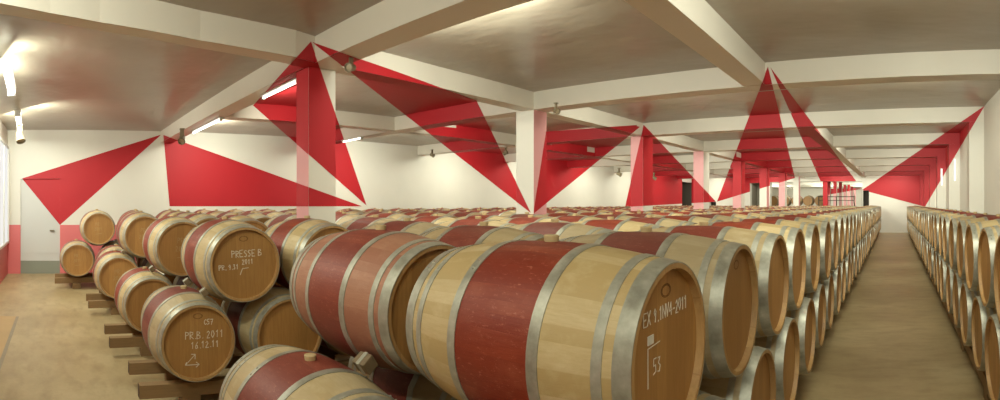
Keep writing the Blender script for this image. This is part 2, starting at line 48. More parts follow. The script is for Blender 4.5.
'trans3':[[(-12.38,13.762,3.08),(-12.286,13.765,3.08),(-12.38,13.762,3.233)],[(-10.762,13.805,3.08),(-10.263,13.816,3.08),(-10.263,13.816,3.35),(-10.708,13.806,3.35)],[(-10.762,13.808,3.077),(-10.263,13.819,3.077),(-10.269,14.132,3.077),(-11.01,14.117,3.077)],[(-10.263,13.816,3.08),(-9.095,13.829,3.08),(-9.095,13.829,3.35),(-10.263,13.816,3.35)],[(-10.263,13.819,3.077),(-9.095,13.832,3.077),(-9.099,14.144,3.077),(-10.269,14.132,3.077)],[(-9.095,13.829,3.08),(-8.374,13.828,3.08),(-7.96,13.828,3.35),(-9.095,13.829,3.35)],[(-9.095,13.832,3.077),(-8.374,13.832,3.077),(-8.611,14.143,3.077),(-9.099,14.144,3.077)],[(-7.242,13.816,3.08),(-6.718,13.807,3.08),(-6.718,13.807,3.35),(-7.172,13.815,3.35)],[(-7.243,13.819,3.077),(-6.718,13.81,3.077),(-6.717,14.116,3.077),(-7.414,14.13,3.077)],[(-6.718,13.807,3.08),(-6.171,13.787,3.08),(-6.442,13.797,3.35),(-6.718,13.807,3.35)],[(-6.718,13.81,3.077),(-6.171,13.79,3.077),(-6.278,14.099,3.077),(-6.717,14.116,3.077)],[(-4.165,13.677,3.08),(-3.087,13.583,3.08),(-3.087,13.583,3.35),(-4.054,13.668,3.35)],[(-4.165,13.681,3.077),(-3.087,13.586,3.077),(-3.086,13.883,3.077),(-4.272,13.99,3.077)],[(-3.087,13.583,3.08),(-2.737,13.542,3.08),(-2.805,13.55,3.35),(-3.087,13.583,3.35)],[(-2.253,13.485,3.08),(-1.882,13.441,3.08),(-1.882,13.441,3.35),(-2.374,13.499,3.35)],[(-3.087,13.586,3.077),(-2.737,13.545,3.077),(-2.791,13.848,3.077),(-3.086,13.883,3.077)],[(-2.253,13.488,3.077),(-1.882,13.444,3.077),(-1.881,13.739,3.077),(-2.288,13.788,3.077)],[(-1.882,13.441,3.08),(-1.61,13.4,3.08),(-1.815,13.431,3.35),(-1.882,13.441,3.35)],[(-1.882,13.444,3.077),(-1.61,13.403,3.077),(-1.622,13.7,3.077),(-1.881,13.739,3.077)],[(.842,12.961,3.08),(1.596,12.792,3.08),(1.596,12.792,3.35),(1.239,12.872,3.35)],[(.842,12.964,3.077),(1.597,12.795,3.077),(1.598,13.091,3.077),(.814,13.265,3.077)]],
'trans4':[[(-12.38,17.556,3.08),(-11.493,17.565,3.08),(-11.493,17.565,3.35),(-12.38,17.556,3.35)],[(-12.38,17.559,3.077),(-11.493,17.568,3.077),(-11.497,17.879,3.077),(-12.38,17.871,3.077)],[(-11.493,17.565,3.08),(-11.229,17.565,3.08),(-10.814,17.564,3.35),(-11.493,17.565,3.35)],[(-11.493,17.568,3.077),(-11.229,17.568,3.077),(-11.467,17.879,3.077),(-11.497,17.879,3.077)],[(-9.301,17.552,3.08),(-9.12,17.55,3.08),(-9.12,17.55,3.35),(-9.23,17.551,3.35)],[(-9.301,17.555,3.077),(-9.12,17.553,3.077),(-9.12,17.859,3.077),(-9.471,17.864,3.077)],[(-9.12,17.55,3.08),(-7.918,17.517,3.08),(-7.918,17.517,3.35),(-9.12,17.55,3.35)],[(-9.12,17.553,3.077),(-7.918,17.52,3.077),(-7.918,17.825,3.077),(-9.12,17.859,3.077)],[(-7.918,17.517,3.08),(-7.451,17.497,3.08),(-7.722,17.509,3.35),(-7.918,17.517,3.35)],[(-7.918,17.52,3.077),(-7.451,17.5,3.077),(-7.557,17.809,3.077),(-7.918,17.825,3.077)],[(-5.449,17.385,3.08),(-4.284,17.287,3.08),(-4.284,17.287,3.35),(-5.338,17.376,3.35)],[(-5.448,17.388,3.077),(-4.284,17.29,3.077),(-4.283,17.588,3.077),(-5.496,17.692,3.077),(-5.497,17.527,3.077)],[(-4.284,17.287,3.08),(-3.38,17.19,3.08),(-3.448,17.197,3.35),(-4.284,17.287,3.35)],[(-4.284,17.29,3.077),(-3.38,17.193,3.077),(-3.433,17.496,3.077),(-4.283,17.588,3.077)],[(-2.687,17.105,3.08),(-1.877,16.998,3.08),(-1.877,16.998,3.244),(-1.957,17.009,3.35),(-2.809,17.122,3.35)],[(-2.687,17.108,3.077),(-1.877,17.001,3.077),(-1.876,17.297,3.077),(-2.723,17.41,3.077)],[(-1.877,16.998,3.08),(-1.753,16.978,3.08),(-1.877,16.998,3.244)],[(-1.877,17.001,3.077),(-1.752,16.981,3.077),(-1.764,17.279,3.077),(-1.876,17.297,3.077)],[(.498,16.586,3.08),(1.603,16.347,3.08),(1.603,16.347,3.35),(.898,16.499,3.35)],[(.499,16.589,3.077),(1.604,16.35,3.077),(1.605,16.645,3.077),(.471,16.89,3.077)]],
'trans5':[[(-11.358,21.286,3.08),(-10.323,21.264,3.08),(-10.323,21.264,3.35),(-11.287,21.284,3.35)],[(-11.358,21.289,3.077),(-10.323,21.267,3.077),(-10.323,21.573,3.077),(-11.521,21.6,3.077),(-11.521,21.585,3.077)],[(-10.323,21.264,3.08),(-9.118,21.224,3.08),(-9.118,21.224,3.35),(-10.323,21.264,3.35)],[(-10.323,21.267,3.077),(-9.118,21.227,3.077),(-9.117,21.531,3.077),(-10.323,21.573,3.077)],[(-9.118,21.224,3.08),(-8.729,21.205,3.08),(-9.001,21.218,3.35),(-9.118,21.224,3.35)],[(-9.118,21.227,3.077),(-8.729,21.208,3.077),(-8.836,21.517,3.077),(-9.117,21.531,3.077)],[(-6.695,21.089,3.08),(-5.482,20.99,3.08),(-5.482,20.99,3.35),(-6.621,21.083,3.35),(-6.695,21.089,3.169)],[(-6.695,21.092,3.077),(-5.482,20.993,3.077),(-5.481,21.291,3.077),(-6.694,21.392,3.077)],[(-5.482,20.99,3.08),(-4.272,20.868,3.08),(-4.272,20.868,3.35),(-5.482,20.99,3.35)],[(-5.482,20.993,3.077),(-4.272,20.871,3.077),(-4.271,21.168,3.077),(-5.481,21.291,3.077)],[(-4.272,20.868,3.08),(-4.023,20.838,3.08),(-4.09,20.846,3.35),(-4.272,20.868,3.35)],[(-3.121,20.729,3.08),(-3.068,20.723,3.08),(-3.068,20.723,3.35),(-3.243,20.744,3.35)],[(-4.272,20.871,3.077),(-4.022,20.841,3.077),(-4.076,21.144,3.077),(-4.271,21.168,3.077)],[(-3.068,20.723,3.08),(-1.895,20.556,3.08),(-2.1,20.585,3.35),(-3.068,20.723,3.35)],[(-3.068,20.726,3.077),(-1.894,20.559,3.077),(-1.906,20.856,3.077),(-3.067,21.022,3.077)],[(.155,20.199,3.08),(.467,20.14,3.08),(.467,20.14,3.291)],[(.155,20.202,3.077),(.468,20.143,3.077),(.468,20.438,3.077),(.127,20.502,3.077)],[(.467,20.14,3.08),(1.607,19.899,3.08),(1.607,19.899,3.35),(.554,20.122,3.35),(.467,20.14,3.291)],[(.468,20.143,3.077),(1.608,19.902,3.077),(1.609,20.198,3.077),(.468,20.438,3.077)]],
'trans6':[[(-12.38,24.999,3.08),(-11.524,24.975,3.08),(-11.524,24.975,3.348),(-12.38,24.999,3.348)],[(-12.38,25.002,3.077),(-11.524,24.978,3.077),(-11.523,25.283,3.077),(-12.38,25.307,3.077)],[(-11.524,24.975,3.08),(-10.317,24.929,3.08),(-10.317,24.929,3.35),(-11.524,24.975,3.35)],[(-11.524,24.978,3.077),(-10.317,24.932,3.077),(-10.316,25.235,3.077),(-11.523,25.283,3.077)],[(-10.317,24.929,3.08),(-10.008,24.913,3.08),(-10.28,24.927,3.35),(-10.317,24.929,3.35)],[(-10.317,24.932,3.077),(-10.007,24.916,3.077),(-10.114,25.224,3.077),(-10.316,25.235,3.077)],[(-8.014,24.796,3.08),(-7.893,24.788,3.08),(-7.893,24.788,3.35),(-7.904,24.789,3.35)],[(-7.893,24.788,3.08),(-6.68,24.692,3.08),(-6.68,24.692,3.35),(-7.893,24.788,3.35)],[(-7.893,24.791,3.077),(-6.68,24.695,3.077),(-6.679,24.993,3.077),(-7.892,25.091,3.077)],[(-6.68,24.692,3.08),(-5.469,24.576,3.08),(-5.469,24.576,3.35),(-6.68,24.692,3.35)],[(-6.68,24.695,3.077),(-5.469,24.579,3.077),(-5.467,24.876,3.077),(-6.679,24.993,3.077)],[(-5.469,24.576,3.08),(-4.665,24.485,3.08),(-4.732,24.493,3.349),(-5.469,24.576,3.349)],[(-5.469,24.579,3.077),(-4.665,24.488,3.077),(-4.718,24.791,3.077),(-5.467,24.876,3.077)],[(-3.555,24.348,3.08),(-3.061,24.283,3.08),(-3.061,24.283,3.348),(-3.676,24.363,3.348)],[(-3.555,24.351,3.077),(-3.061,24.286,3.077),(-3.061,24.582,3.077),(-3.591,24.651,3.077)],[(-3.061,24.283,3.08),(-2.037,24.13,3.08),(-2.239,24.16,3.347),(-3.061,24.283,3.347)],[(-3.061,24.286,3.077),(-2.036,24.133,3.077),(-2.048,24.43,3.077),(-3.061,24.582,3.077)],[(-.19,23.812,3.08),(.467,23.688,3.08),(.467,23.688,3.345),(.203,23.738,3.345)],[(-.189,23.815,3.077),(.468,23.691,3.077),(.467,23.986,3.077),(-.218,24.115,3.077)],[(.467,23.688,3.08),(1.61,23.451,3.08),(1.61,23.451,3.344),(.467,23.688,3.344)],[(.468,23.691,3.077),(1.611,23.454,3.077),(1.611,23.749,3.077),(.467,23.986,3.077)]],
'trans7':[[(-12.38,28.668,3.08),(-11.516,28.632,3.08),(-11.516,28.632,3.308),(-11.521,28.632,3.313),(-12.38,28.668,3.313)],[(-12.38,28.671,3.077),(-11.516,28.635,3.077),(-11.515,28.938,3.077),(-12.38,28.976,3.077)],[(-11.516,28.632,3.08),(-11.285,28.62,3.08),(-11.516,28.632,3.308)],[(-9.297,28.502,3.08),(-9.091,28.488,3.08),(-9.091,28.488,3.316),(-9.2,28.495,3.316)],[(-9.091,28.488,3.08),(-7.878,28.393,3.08),(-7.878,28.393,3.316),(-9.091,28.488,3.316)],[(-9.091,28.491,3.077),(-7.878,28.396,3.077),(-7.877,28.695,3.077),(-9.09,28.791,3.077)],[(-7.878,28.393,3.08),(-6.666,28.281,3.08),(-6.666,28.281,3.315),(-7.878,28.393,3.315)],[(-7.878,28.396,3.077),(-6.666,28.284,3.077),(-6.665,28.582,3.077),(-7.877,28.695,3.077)],[(-6.666,28.281,3.08),(-5.457,28.152,3.08),(-5.457,28.152,3.314),(-6.666,28.281,3.314)],[(-6.666,28.284,3.077),(-5.457,28.155,3.077),(-5.456,28.452,3.077),(-6.665,28.582,3.077)],[(-5.457,28.152,3.08),(-5.307,28.134,3.08),(-5.366,28.141,3.313),(-5.457,28.152,3.313)],[(-3.989,27.969,3.08),(-3.057,27.84,3.08),(-3.057,27.84,3.313),(-4.094,27.983,3.313)],[(-3.989,27.972,3.077),(-3.057,27.843,3.077),(-3.057,28.138,3.077),(-4.025,28.272,3.077)],[(-3.057,27.84,3.08),(-2.179,27.705,3.08),(-2.355,27.732,3.312),(-3.057,27.84,3.312)],[(-3.057,27.843,3.077),(-2.178,27.708,3.077),(-2.19,28.004,3.077),(-3.057,28.138,3.077)],[(-.535,27.425,3.08),(.466,27.236,3.08),(.466,27.236,3.31),(-.193,27.36,3.31)],[(-.534,27.428,3.077),(.467,27.239,3.077),(.467,27.534,3.077),(-.563,27.728,3.077)],[(.466,27.236,3.08),(1.611,27.001,3.08),(1.611,27.001,3.309),(.466,27.236,3.309)],[(.467,27.239,3.077),(1.612,27.004,3.077),(1.612,27.299,3.077),(.467,27.534,3.077)]],
'long0':[[(-8.447,3.545,3.08),(-8.447,4.2,3.08),(-8.447,4.2,3.35),(-8.447,3.279,3.35),(-8.447,3.241,3.309)],[(-8.451,3.545,3.079),(-8.45,4.2,3.079),(-8.72,4.2,3.079),(-8.721,3.719,3.079)],[(-8.447,4.2,3.08),(-8.459,4.941,3.08),(-8.458,4.83,3.35),(-8.447,4.2,3.35)],[(-8.45,4.2,3.079),(-8.463,4.941,3.079),(-8.741,5.122,3.079),(-8.72,4.2,3.079)],[(-8.511,7.176,3.08),(-8.533,7.925,3.08),(-8.533,7.925,3.288),(-8.499,6.759,3.288)],[(-8.515,7.176,3.079),(-8.536,7.925,3.079),(-8.795,7.914,3.079),(-8.788,7.496,3.079)],[(-8.533,7.925,3.08),(-8.603,9.318,3.08),(-8.592,9.1,3.35),(-8.533,7.925,3.35)],[(-8.536,7.925,3.079),(-8.606,9.318,3.079),(-8.889,9.661,3.079),(-8.795,7.914,3.079)],[(-8.667,11.194,3.08),(-8.679,11.59,3.08),(-8.679,11.59,3.23),(-8.668,11.233,3.23)],[(-8.67,11.194,3.079),(-8.682,11.59,3.079),(-8.953,11.585,3.079),(-8.952,11.546,3.079)],[(-8.679,11.59,3.08),(-8.709,13.398,3.08),(-8.709,13.398,3.35),(-8.679,11.59,3.35)],[(-8.682,11.59,3.079),(-8.712,13.398,3.079),(-8.988,13.397,3.079),(-8.953,11.585,3.079)],[(-8.709,13.398,3.08),(-8.717,14.284,3.08),(-8.719,14.513,3.192),(-8.709,13.398,3.192)],[(-8.712,13.398,3.079),(-8.72,14.284,3.079),(-9.001,14.653,3.079),(-8.988,13.397,3.079)],[(-8.729,16.524,3.08),(-8.731,16.972,3.08),(-8.731,16.972,3.35),(-8.73,16.652,3.35)],[(-8.733,16.524,3.079),(-8.734,16.972,3.079),(-8.982,16.976,3.079)],[(-8.731,16.972,3.08),(-8.732,18.742,3.08),(-8.732,18.742,3.168),(-8.731,16.972,3.168)],[(-8.734,16.972,3.079),(-8.735,18.742,3.079),(-9.017,18.75,3.079),(-9.015,17.037,3.079),(-8.982,16.976,3.079)],[(-8.732,18.742,3.08),(-8.729,20.502,3.08),(-8.729,20.502,3.313),(-8.732,18.742,3.313)],[(-8.735,18.742,3.079),(-8.732,20.502,3.079),(-9.015,20.514,3.079),(-9.017,18.75,3.079)],[(-8.729,20.502,3.08),(-8.727,21.209,3.08),(-8.729,20.502,3.328)],[(-8.732,20.502,3.079),(-8.73,21.209,3.079),(-9.012,22.027,3.079),(-9.015,20.514,3.079)],[(-8.706,26.807,3.08),(-8.703,27.482,3.08),(-8.703,27.482,3.24),(-8.705,26.989,3.24)],[(-8.703,27.482,3.08),(-8.695,29.216,3.08),(-8.695,29.216,3.342),(-8.703,27.482,3.342)],[(-8.706,27.482,3.079),(-8.698,29.216,3.079),(-8.983,29.238,3.079),(-8.99,27.621,3.079),(-8.949,27.5,3.079)],[(-8.695,29.216,3.08),(-8.688,30.947,3.08),(-8.688,30.947,3.217),(-8.695,29.216,3.217)],[(-8.698,29.216,3.079),(-8.691,30.947,3.079),(-8.976,30.971,3.079),(-8.983,29.238,3.079)]],
'long1':[[(-4.719,2.266,3.08),(-4.801,2.519,3.08),(-4.801,2.519,3.17),(-4.782,2.461,3.283)],[(-4.801,2.519,3.268),(-4.801,2.519,3.281),(-4.788,2.478,3.282)],[(-4.722,2.266,3.079),(-4.804,2.518,3.079),(-5.044,2.51,3.079),(-4.994,2.322,3.079)],[(-4.801,2.518,3.08),(-4.805,2.558,3.08),(-4.801,2.518,3.171)],[(-4.844,2.912,3.08),(-5.004,4.362,3.08),(-5.004,4.362,3.094),(-4.86,3.054,3.217),(-4.801,2.518,3.281),(-4.801,2.518,3.268)],[(-4.804,2.518,3.079),(-4.809,2.558,3.079),(-5.071,2.729,3.079),(-5.044,2.51,3.079)],[(-4.848,2.913,3.079),(-5.007,4.362,3.079),(-5.262,4.351,3.079),(-5.131,3.238,3.079)],[(-5.004,4.362,3.08),(-5.011,4.498,3.08),(-5.004,4.362,3.094)],[(-5.007,4.362,3.079),(-5.014,4.499,3.079),(-5.243,5.253,3.079),(-5.318,5.344,3.079),(-5.262,4.351,3.079)],[(-5.133,8.614,3.08),(-5.139,9.598,3.08),(-5.14,9.801,3.181),(-5.14,9.801,3.271)],[(-5.136,8.614,3.079),(-5.142,9.598,3.079),(-5.298,9.803,3.079),(-5.424,9.805,3.079),(-5.413,8.59,3.079)],[(-5.14,9.94,3.251),(-5.14,9.801,3.251),(-5.14,9.801,3.181)],[(-5.14,10.008,3.08),(-5.14,10.81,3.08),(-5.14,10.322,3.251),(-5.14,10.089,3.251)],[(-5.424,9.969,3.079),(-5.424,9.805,3.079),(-5.298,9.803,3.079)],[(-5.143,10.009,3.079),(-5.143,10.81,3.079),(-5.408,11.577,3.079),(-5.426,11.578,3.079),(-5.425,10.52,3.079)],[(-5.123,16.456,3.08),(-5.121,16.804,3.08),(-5.121,16.804,3.35),(-5.121,16.763,3.35)],[(-5.126,16.456,3.079),(-5.124,16.804,3.079),(-5.249,16.813,3.079)],[(-5.121,16.804,3.08),(-5.114,18.535,3.08),(-5.114,18.535,3.175),(-5.121,16.804,3.175)],[(-5.124,16.804,3.079),(-5.117,18.535,3.079),(-5.402,18.559,3.079),(-5.407,17.269,3.079),(-5.249,16.813,3.079)],[(-5.114,18.535,3.08),(-5.107,20.262,3.08),(-5.107,20.262,3.32),(-5.114,18.535,3.32)],[(-5.117,18.535,3.079),(-5.11,20.262,3.079),(-5.395,20.288,3.079),(-5.402,18.559,3.079)],[(-5.107,20.262,3.08),(-5.1,21.985,3.08),(-5.1,21.985,3.35),(-5.107,20.262,3.35)],[(-5.11,20.262,3.079),(-5.103,21.985,3.079),(-5.388,22.013,3.079),(-5.395,20.288,3.079)],[(-5.1,21.985,3.08),(-5.094,23.706,3.08),(-5.094,23.706,3.275),(-5.1,21.985,3.275)],[(-5.103,21.985,3.079),(-5.097,23.706,3.079),(-5.382,23.736,3.079),(-5.388,22.013,3.079)],[(-5.094,23.706,3.08),(-5.089,25.425,3.08),(-5.089,25.425,3.35),(-5.094,23.706,3.35)],[(-5.097,23.706,3.079),(-5.092,25.425,3.079),(-5.376,25.456,3.079),(-5.382,23.736,3.079)],[(-5.089,25.425,3.08),(-5.085,26.891,3.08),(-5.085,26.667,3.243),(-5.089,25.425,3.243)],[(-5.092,25.425,3.079),(-5.088,26.891,3.079),(-5.133,27.147,3.079),(-5.37,27.175,3.079),(-5.376,25.456,3.079)],[(-5.366,28.472,3.079),(-5.37,27.175,3.079),(-5.134,27.148,3.079)]],
'long2':[[(-1.54,6.104,3.08),(-1.539,6.311,3.08),(-1.539,6.311,3.26)],[(-1.543,6.104,3.079),(-1.542,6.311,3.079),(-1.617,6.318,3.079)]],
'long3':[[(-1.529,9.874,3.08),(-1.527,10.998,3.08),(-1.527,10.998,3.101),(-1.529,9.874,3.164)],[(-1.532,9.874,3.079),(-1.53,10.998,3.079),(-1.812,11.034,3.079),(-1.815,9.909,3.079)],[(-1.53,10.998,3.079),(-1.529,11.381,3.079),(-1.559,12.125,3.079),(-1.809,12.159,3.079),(-1.812,11.034,3.079)],[(-1.604,13.254,3.079),(-1.807,13.282,3.079),(-1.809,12.159,3.079),(-1.559,12.125,3.079)],[(-1.649,14.383,3.079),(-1.806,14.405,3.079),(-1.807,13.282,3.079),(-1.604,13.254,3.079)],[(-1.694,15.511,3.079),(-1.804,15.527,3.079),(-1.806,14.405,3.079),(-1.649,14.383,3.079)],[(-1.739,16.639,3.079),(-1.803,16.649,3.079),(-1.804,15.527,3.079),(-1.694,15.511,3.079)],[(-1.784,17.768,3.079),(-1.802,17.771,3.079),(-1.803,16.649,3.079),(-1.739,16.639,3.079)]]}
# ----------------------------------------------------------------------------- helpers
R = random.Random(7)
scn = bpy.context.scene
COL = scn.collection
EYE, CEIL, BEAM = 1.65, 3.35, 3.08          # eye, ceiling and beam underside heights

def lin(r, g, b):
    f = lambda c: (c/255/12.92) if c/255 <= .04045 else ((c/255+.055)/1.055)**2.4
    return (f(r), f(g), f(b), 1)

def new_mat(name, rough=.6, metal=0.0):
    m = bpy.data.materials.new(name); m.use_nodes = True
    nt = m.node_tree; b = nt.nodes['Principled BSDF']
    b.inputs['Roughness'].default_value = rough; b.inputs['Metallic'].default_value = metal
    return m, nt, b

def N(nt, t, **kw):
    n = nt.nodes.new(t)
    for k, v in kw.items(): setattr(n, k, v)
    return n

def math_(nt, op, a, b=None, c=None):
    n = N(nt, 'ShaderNodeMath', operation=op)
    for i, v in enumerate((a, b, c)):
        if v is None: continue
        if hasattr(v, 'default_value') or hasattr(v, 'links'): nt.links.new(v, n.inputs[i])
        else: n.inputs[i].default_value = v
    return n.outputs[0]

def mixc(nt, fac, a, b, mode='MIX'):
    n = N(nt, 'ShaderNodeMix', data_type='RGBA', blend_type=mode)
    for s, v in ((n.inputs['Factor'], fac), (n.inputs[6], a), (n.inputs[7], b)):
        if isinstance(v, (int, float, tuple)): s.default_value = v
        else: nt.links.new(v, s)
    return n.outputs[2]

def ramp(nt, fac, stops):
    n = N(nt, 'ShaderNodeValToRGB'); e = n.color_ramp.elements
    while len(e) < len(stops): e.new(.5)
    for el, (p, c) in zip(e, stops): el.position = p; el.color = c
    nt.links.new(fac, n.inputs[0]); return n.outputs[0]

def noise(nt, vec, scale, detail=4, rough=.55):
    n = N(nt, 'ShaderNodeTexNoise'); n.inputs['Scale'].default_value = scale
    n.inputs['Detail'].default_value = detail; n.inputs['Roughness'].default_value = rough
    nt.links.new(vec, n.inputs['Vector']); return n.outputs['Fac']

def objco(nt): return N(nt, 'ShaderNodeTexCoord').outputs['Object']

def scalev(nt, vec, s):
    n = N(nt, 'ShaderNodeMapping'); n.inputs['Scale'].default_value = s
    nt.links.new(vec, n.inputs['Vector']); return n.outputs[0]

def bump(nt, bsdf, h, strength=.2, dist=.01):
    n = N(nt, 'ShaderNodeBump'); n.inputs['Strength'].default_value = strength
    n.inputs['Distance'].default_value = dist
    nt.links.new(h, n.inputs['Height']); nt.links.new(n.outputs[0], bsdf.inputs['Normal'])

# ----------------------------------------------------------------------------- materials
def plaster(name, c, rough=.55, var=.06, split=None):
    """painted plaster; split = (height, colour): a painted dado below that height"""
    m, nt, b = new_mat(name, rough)
    co = objco(nt); f = noise(nt, co, 1.3, 5); g = noise(nt, co, 40, 3)
    dark = tuple(v*(1-var*2) for v in c[:3])+(1,)
    col = mixc(nt, f, c, dark)
    if split:
        z = N(nt, 'ShaderNodeSeparateXYZ'); nt.links.new(co, z.inputs[0])
        s = math_(nt, 'LESS_THAN', z.outputs[2], split[0])
        col = mixc(nt, s, col, split[1])
    nt.links.new(col, b.inputs['Base Color']); bump(nt, b, g, .12, .004)
    return m

WHITE = lin(226, 220, 208); PINK = lin(222, 160, 160); RED = lin(180, 22, 34)
M = {}
M['wall'] = plaster('wall_paint', WHITE)
M['wall_dado'] = plaster('wall_paint_with_pink_dado', WHITE, split=(1.14, lin(214, 112, 112)))
M['beam'] = plaster('beam_paint', lin(228, 220, 206), .45)
M['pink'] = plaster('pink_paint', PINK)
M['red'] = plaster('red_paint', RED, .62, .03)
M['ceiling'] = plaster('ceiling_gloss_paint', lin(173, 161, 144), .3, .12)
nt_ = M['ceiling'].node_tree; b_ = nt_.nodes['Principled BSDF']
bump(nt_, b_, noise(nt_, scalev(nt_, objco(nt_), (1, 1.6, 1)), 1.1, 3, .5), .35, .10)
M['door'] = plaster('door_paint', lin(205, 203, 198), .4)
M['door_kick'] = plaster('door_kick_paint', lin(140, 143, 128), .5)
M['dark'] = plaster('unlit_opening_dark', lin(62, 52, 42), .7)  # dark colour imitates the unlit depth of the openings
M['shaded_wall'] = plaster('shaded_plaster', lin(150, 140, 124), .7)  # grey puts the alcove's shade into its plaster colour

def concrete():
    m, nt, b = new_mat('concrete_floor', .42)
    co = objco(nt); f = noise(nt, co, .55, 6, .62); g = noise(nt, scalev(nt, co, (1, 2.4, 1)), 2.6, 6, .6); h = noise(nt, co, 22, 4)
    c = ramp(nt, f, [(.30, lin(150, 128, 90)), (.52, lin(178, 157, 117)), (.72, lin(200, 181, 142))])
    c = mixc(nt, math_(nt, 'MULTIPLY', ramp(nt, g, [(.45, (0, 0, 0, 1)), (.75, (1, 1, 1, 1))]), .55), c, lin(136, 112, 78))
    c = mixc(nt, math_(nt, 'MULTIPLY', h, .22), c, lin(120, 98, 66))
    nt.links.new(c, b.inputs['Base Color'])
    r = math_(nt, 'MULTIPLY_ADD', f, .35, .28); nt.links.new(r, b.inputs['Roughness'])
    bump(nt, b, h, .15, .004); return m
M['floor'] = concrete()

def stave_wood(name, base, dark, pale, red=False, rough=.55):
    """oak staves running along the barrel's axis (object x)"""
    m, nt, b = new_mat(name, rough)
    co = objco(nt); s = N(nt, 'ShaderNodeSeparateXYZ'); nt.links.new(co, s.inputs[0])
    info = N(nt, 'ShaderNodeObjectInfo').outputs['Random']
    ang = math_(nt, 'ARCTAN2', s.outputs[2], s.outputs[1])
    a = math_(nt, 'MULTIPLY', ang, 34/math.tau)
    # uneven stave widths
    w = math_(nt, 'MULTIPLY', math_(nt, 'SINE', math_(nt, 'MULTIPLY', ang, 7.0)), .32)
    a = math_(nt, 'ADD', a, w)
    cell = math_(nt, 'FLOOR', a); fr = math_(nt, 'FRACT', a)
    wn = N(nt, 'ShaderNodeTexWhiteNoise', noise_dimensions='2D')
    cv = N(nt, 'ShaderNodeCombineXYZ'); nt.links.new(cell, cv.inputs[0]); nt.links.new(math_(nt, 'MULTIPLY', info, 91.0), cv.inputs[1])
    nt.links.new(cv.outputs[0], wn.inputs['Vector'])
    off = N(nt, 'ShaderNodeVectorMath', operation='ADD'); nt.links.new(co, off.inputs[0])
    cb = N(nt, 'ShaderNodeCombineXYZ')
    nt.links.new(math_(nt, 'MULTIPLY', wn.outputs['Value'], 13.0), cb.inputs[0]); nt.links.new(math_(nt, 'MULTIPLY', info, 37.0), cb.inputs[1])
    nt.links.new(cb.outputs[0], off.inputs[1])
    grain = noise(nt, scalev(nt, off.outputs[0], (2.2, 26, 26)), 3.2, 6, .65)
    blot = noise(nt, off.outputs[0], 5.5, 5, .65)
    c = mixc(nt, wn.outputs['Value'], base, dark if not red else mixc(nt, .6, base, dark))
    c = mixc(nt, math_(nt, 'MULTIPLY', ramp(nt, grain, [(.42, (0, 0, 0, 1)), (.72, (1, 1, 1, 1))]), .5), c, dark)
    c = mixc(nt, math_(nt, 'MULTIPLY', ramp(nt, blot, [(.52, (0, 0, 0, 1)), (.74, (1, 1, 1, 1))]), .5), c, pale)
    if red:
        scr = noise(nt, scalev(nt, off.outputs[0], (4, 9, 9)), 9, 8, .75)
        c = mixc(nt, math_(nt, 'MULTIPLY', ramp(nt, scr, [(.56, (0, 0, 0, 1)), (.68, (1, 1, 1, 1))]), .55), c, lin(196, 132, 112))
        stain = noise(nt, off.outputs[0], 2.6, 4, .6)
        c = mixc(nt, math_(nt, 'MULTIPLY', ramp(nt, stain, [(.40, (0, 0, 0, 1)), (.66, (1, 1, 1, 1))]), .55), c, dark)
    gro = math_(nt, 'ABSOLUTE', math_(nt, 'SUBTRACT', fr, .5))
    line = math_(nt, 'GREATER_THAN', gro, .478)
    c = mixc(nt, math_(nt, 'MULTIPLY', line, .32), c, dark)
    # every barrel a little lighter or darker
    hs = N(nt, 'ShaderNodeHueSaturation'); nt.links.new(c, hs.inputs['Color'])
    nt.links.new(math_(nt, 'MULTIPLY_ADD', info, .22, .90), hs.inputs['Value']); nt.links.new(math_(nt, 'MULTIPLY_ADD', info, .16, .92), hs.inputs['Saturation'])
    nt.links.new(hs.outputs[0], b.inputs['Base Color'])
    bump(nt, b, math_(nt, 'SUBTRACT', grain, math_(nt, 'MULTIPLY', line, 1.5)), .22, .004)
    return m
M['oak'] = stave_wood('oak_staves', lin(194, 174, 136), lin(174, 150, 108), lin(212, 197, 162))
M['oak_pink'] = stave_wood('oak_staves_wine_tinted', lin(168, 120, 94), lin(150, 98, 76), lin(184, 146, 120))
M['oak_red'] = stave_wood('oak_staves_wine_stained', lin(140, 68, 50), lin(114, 46, 36), lin(158, 92, 72), red=True, rough=.5)

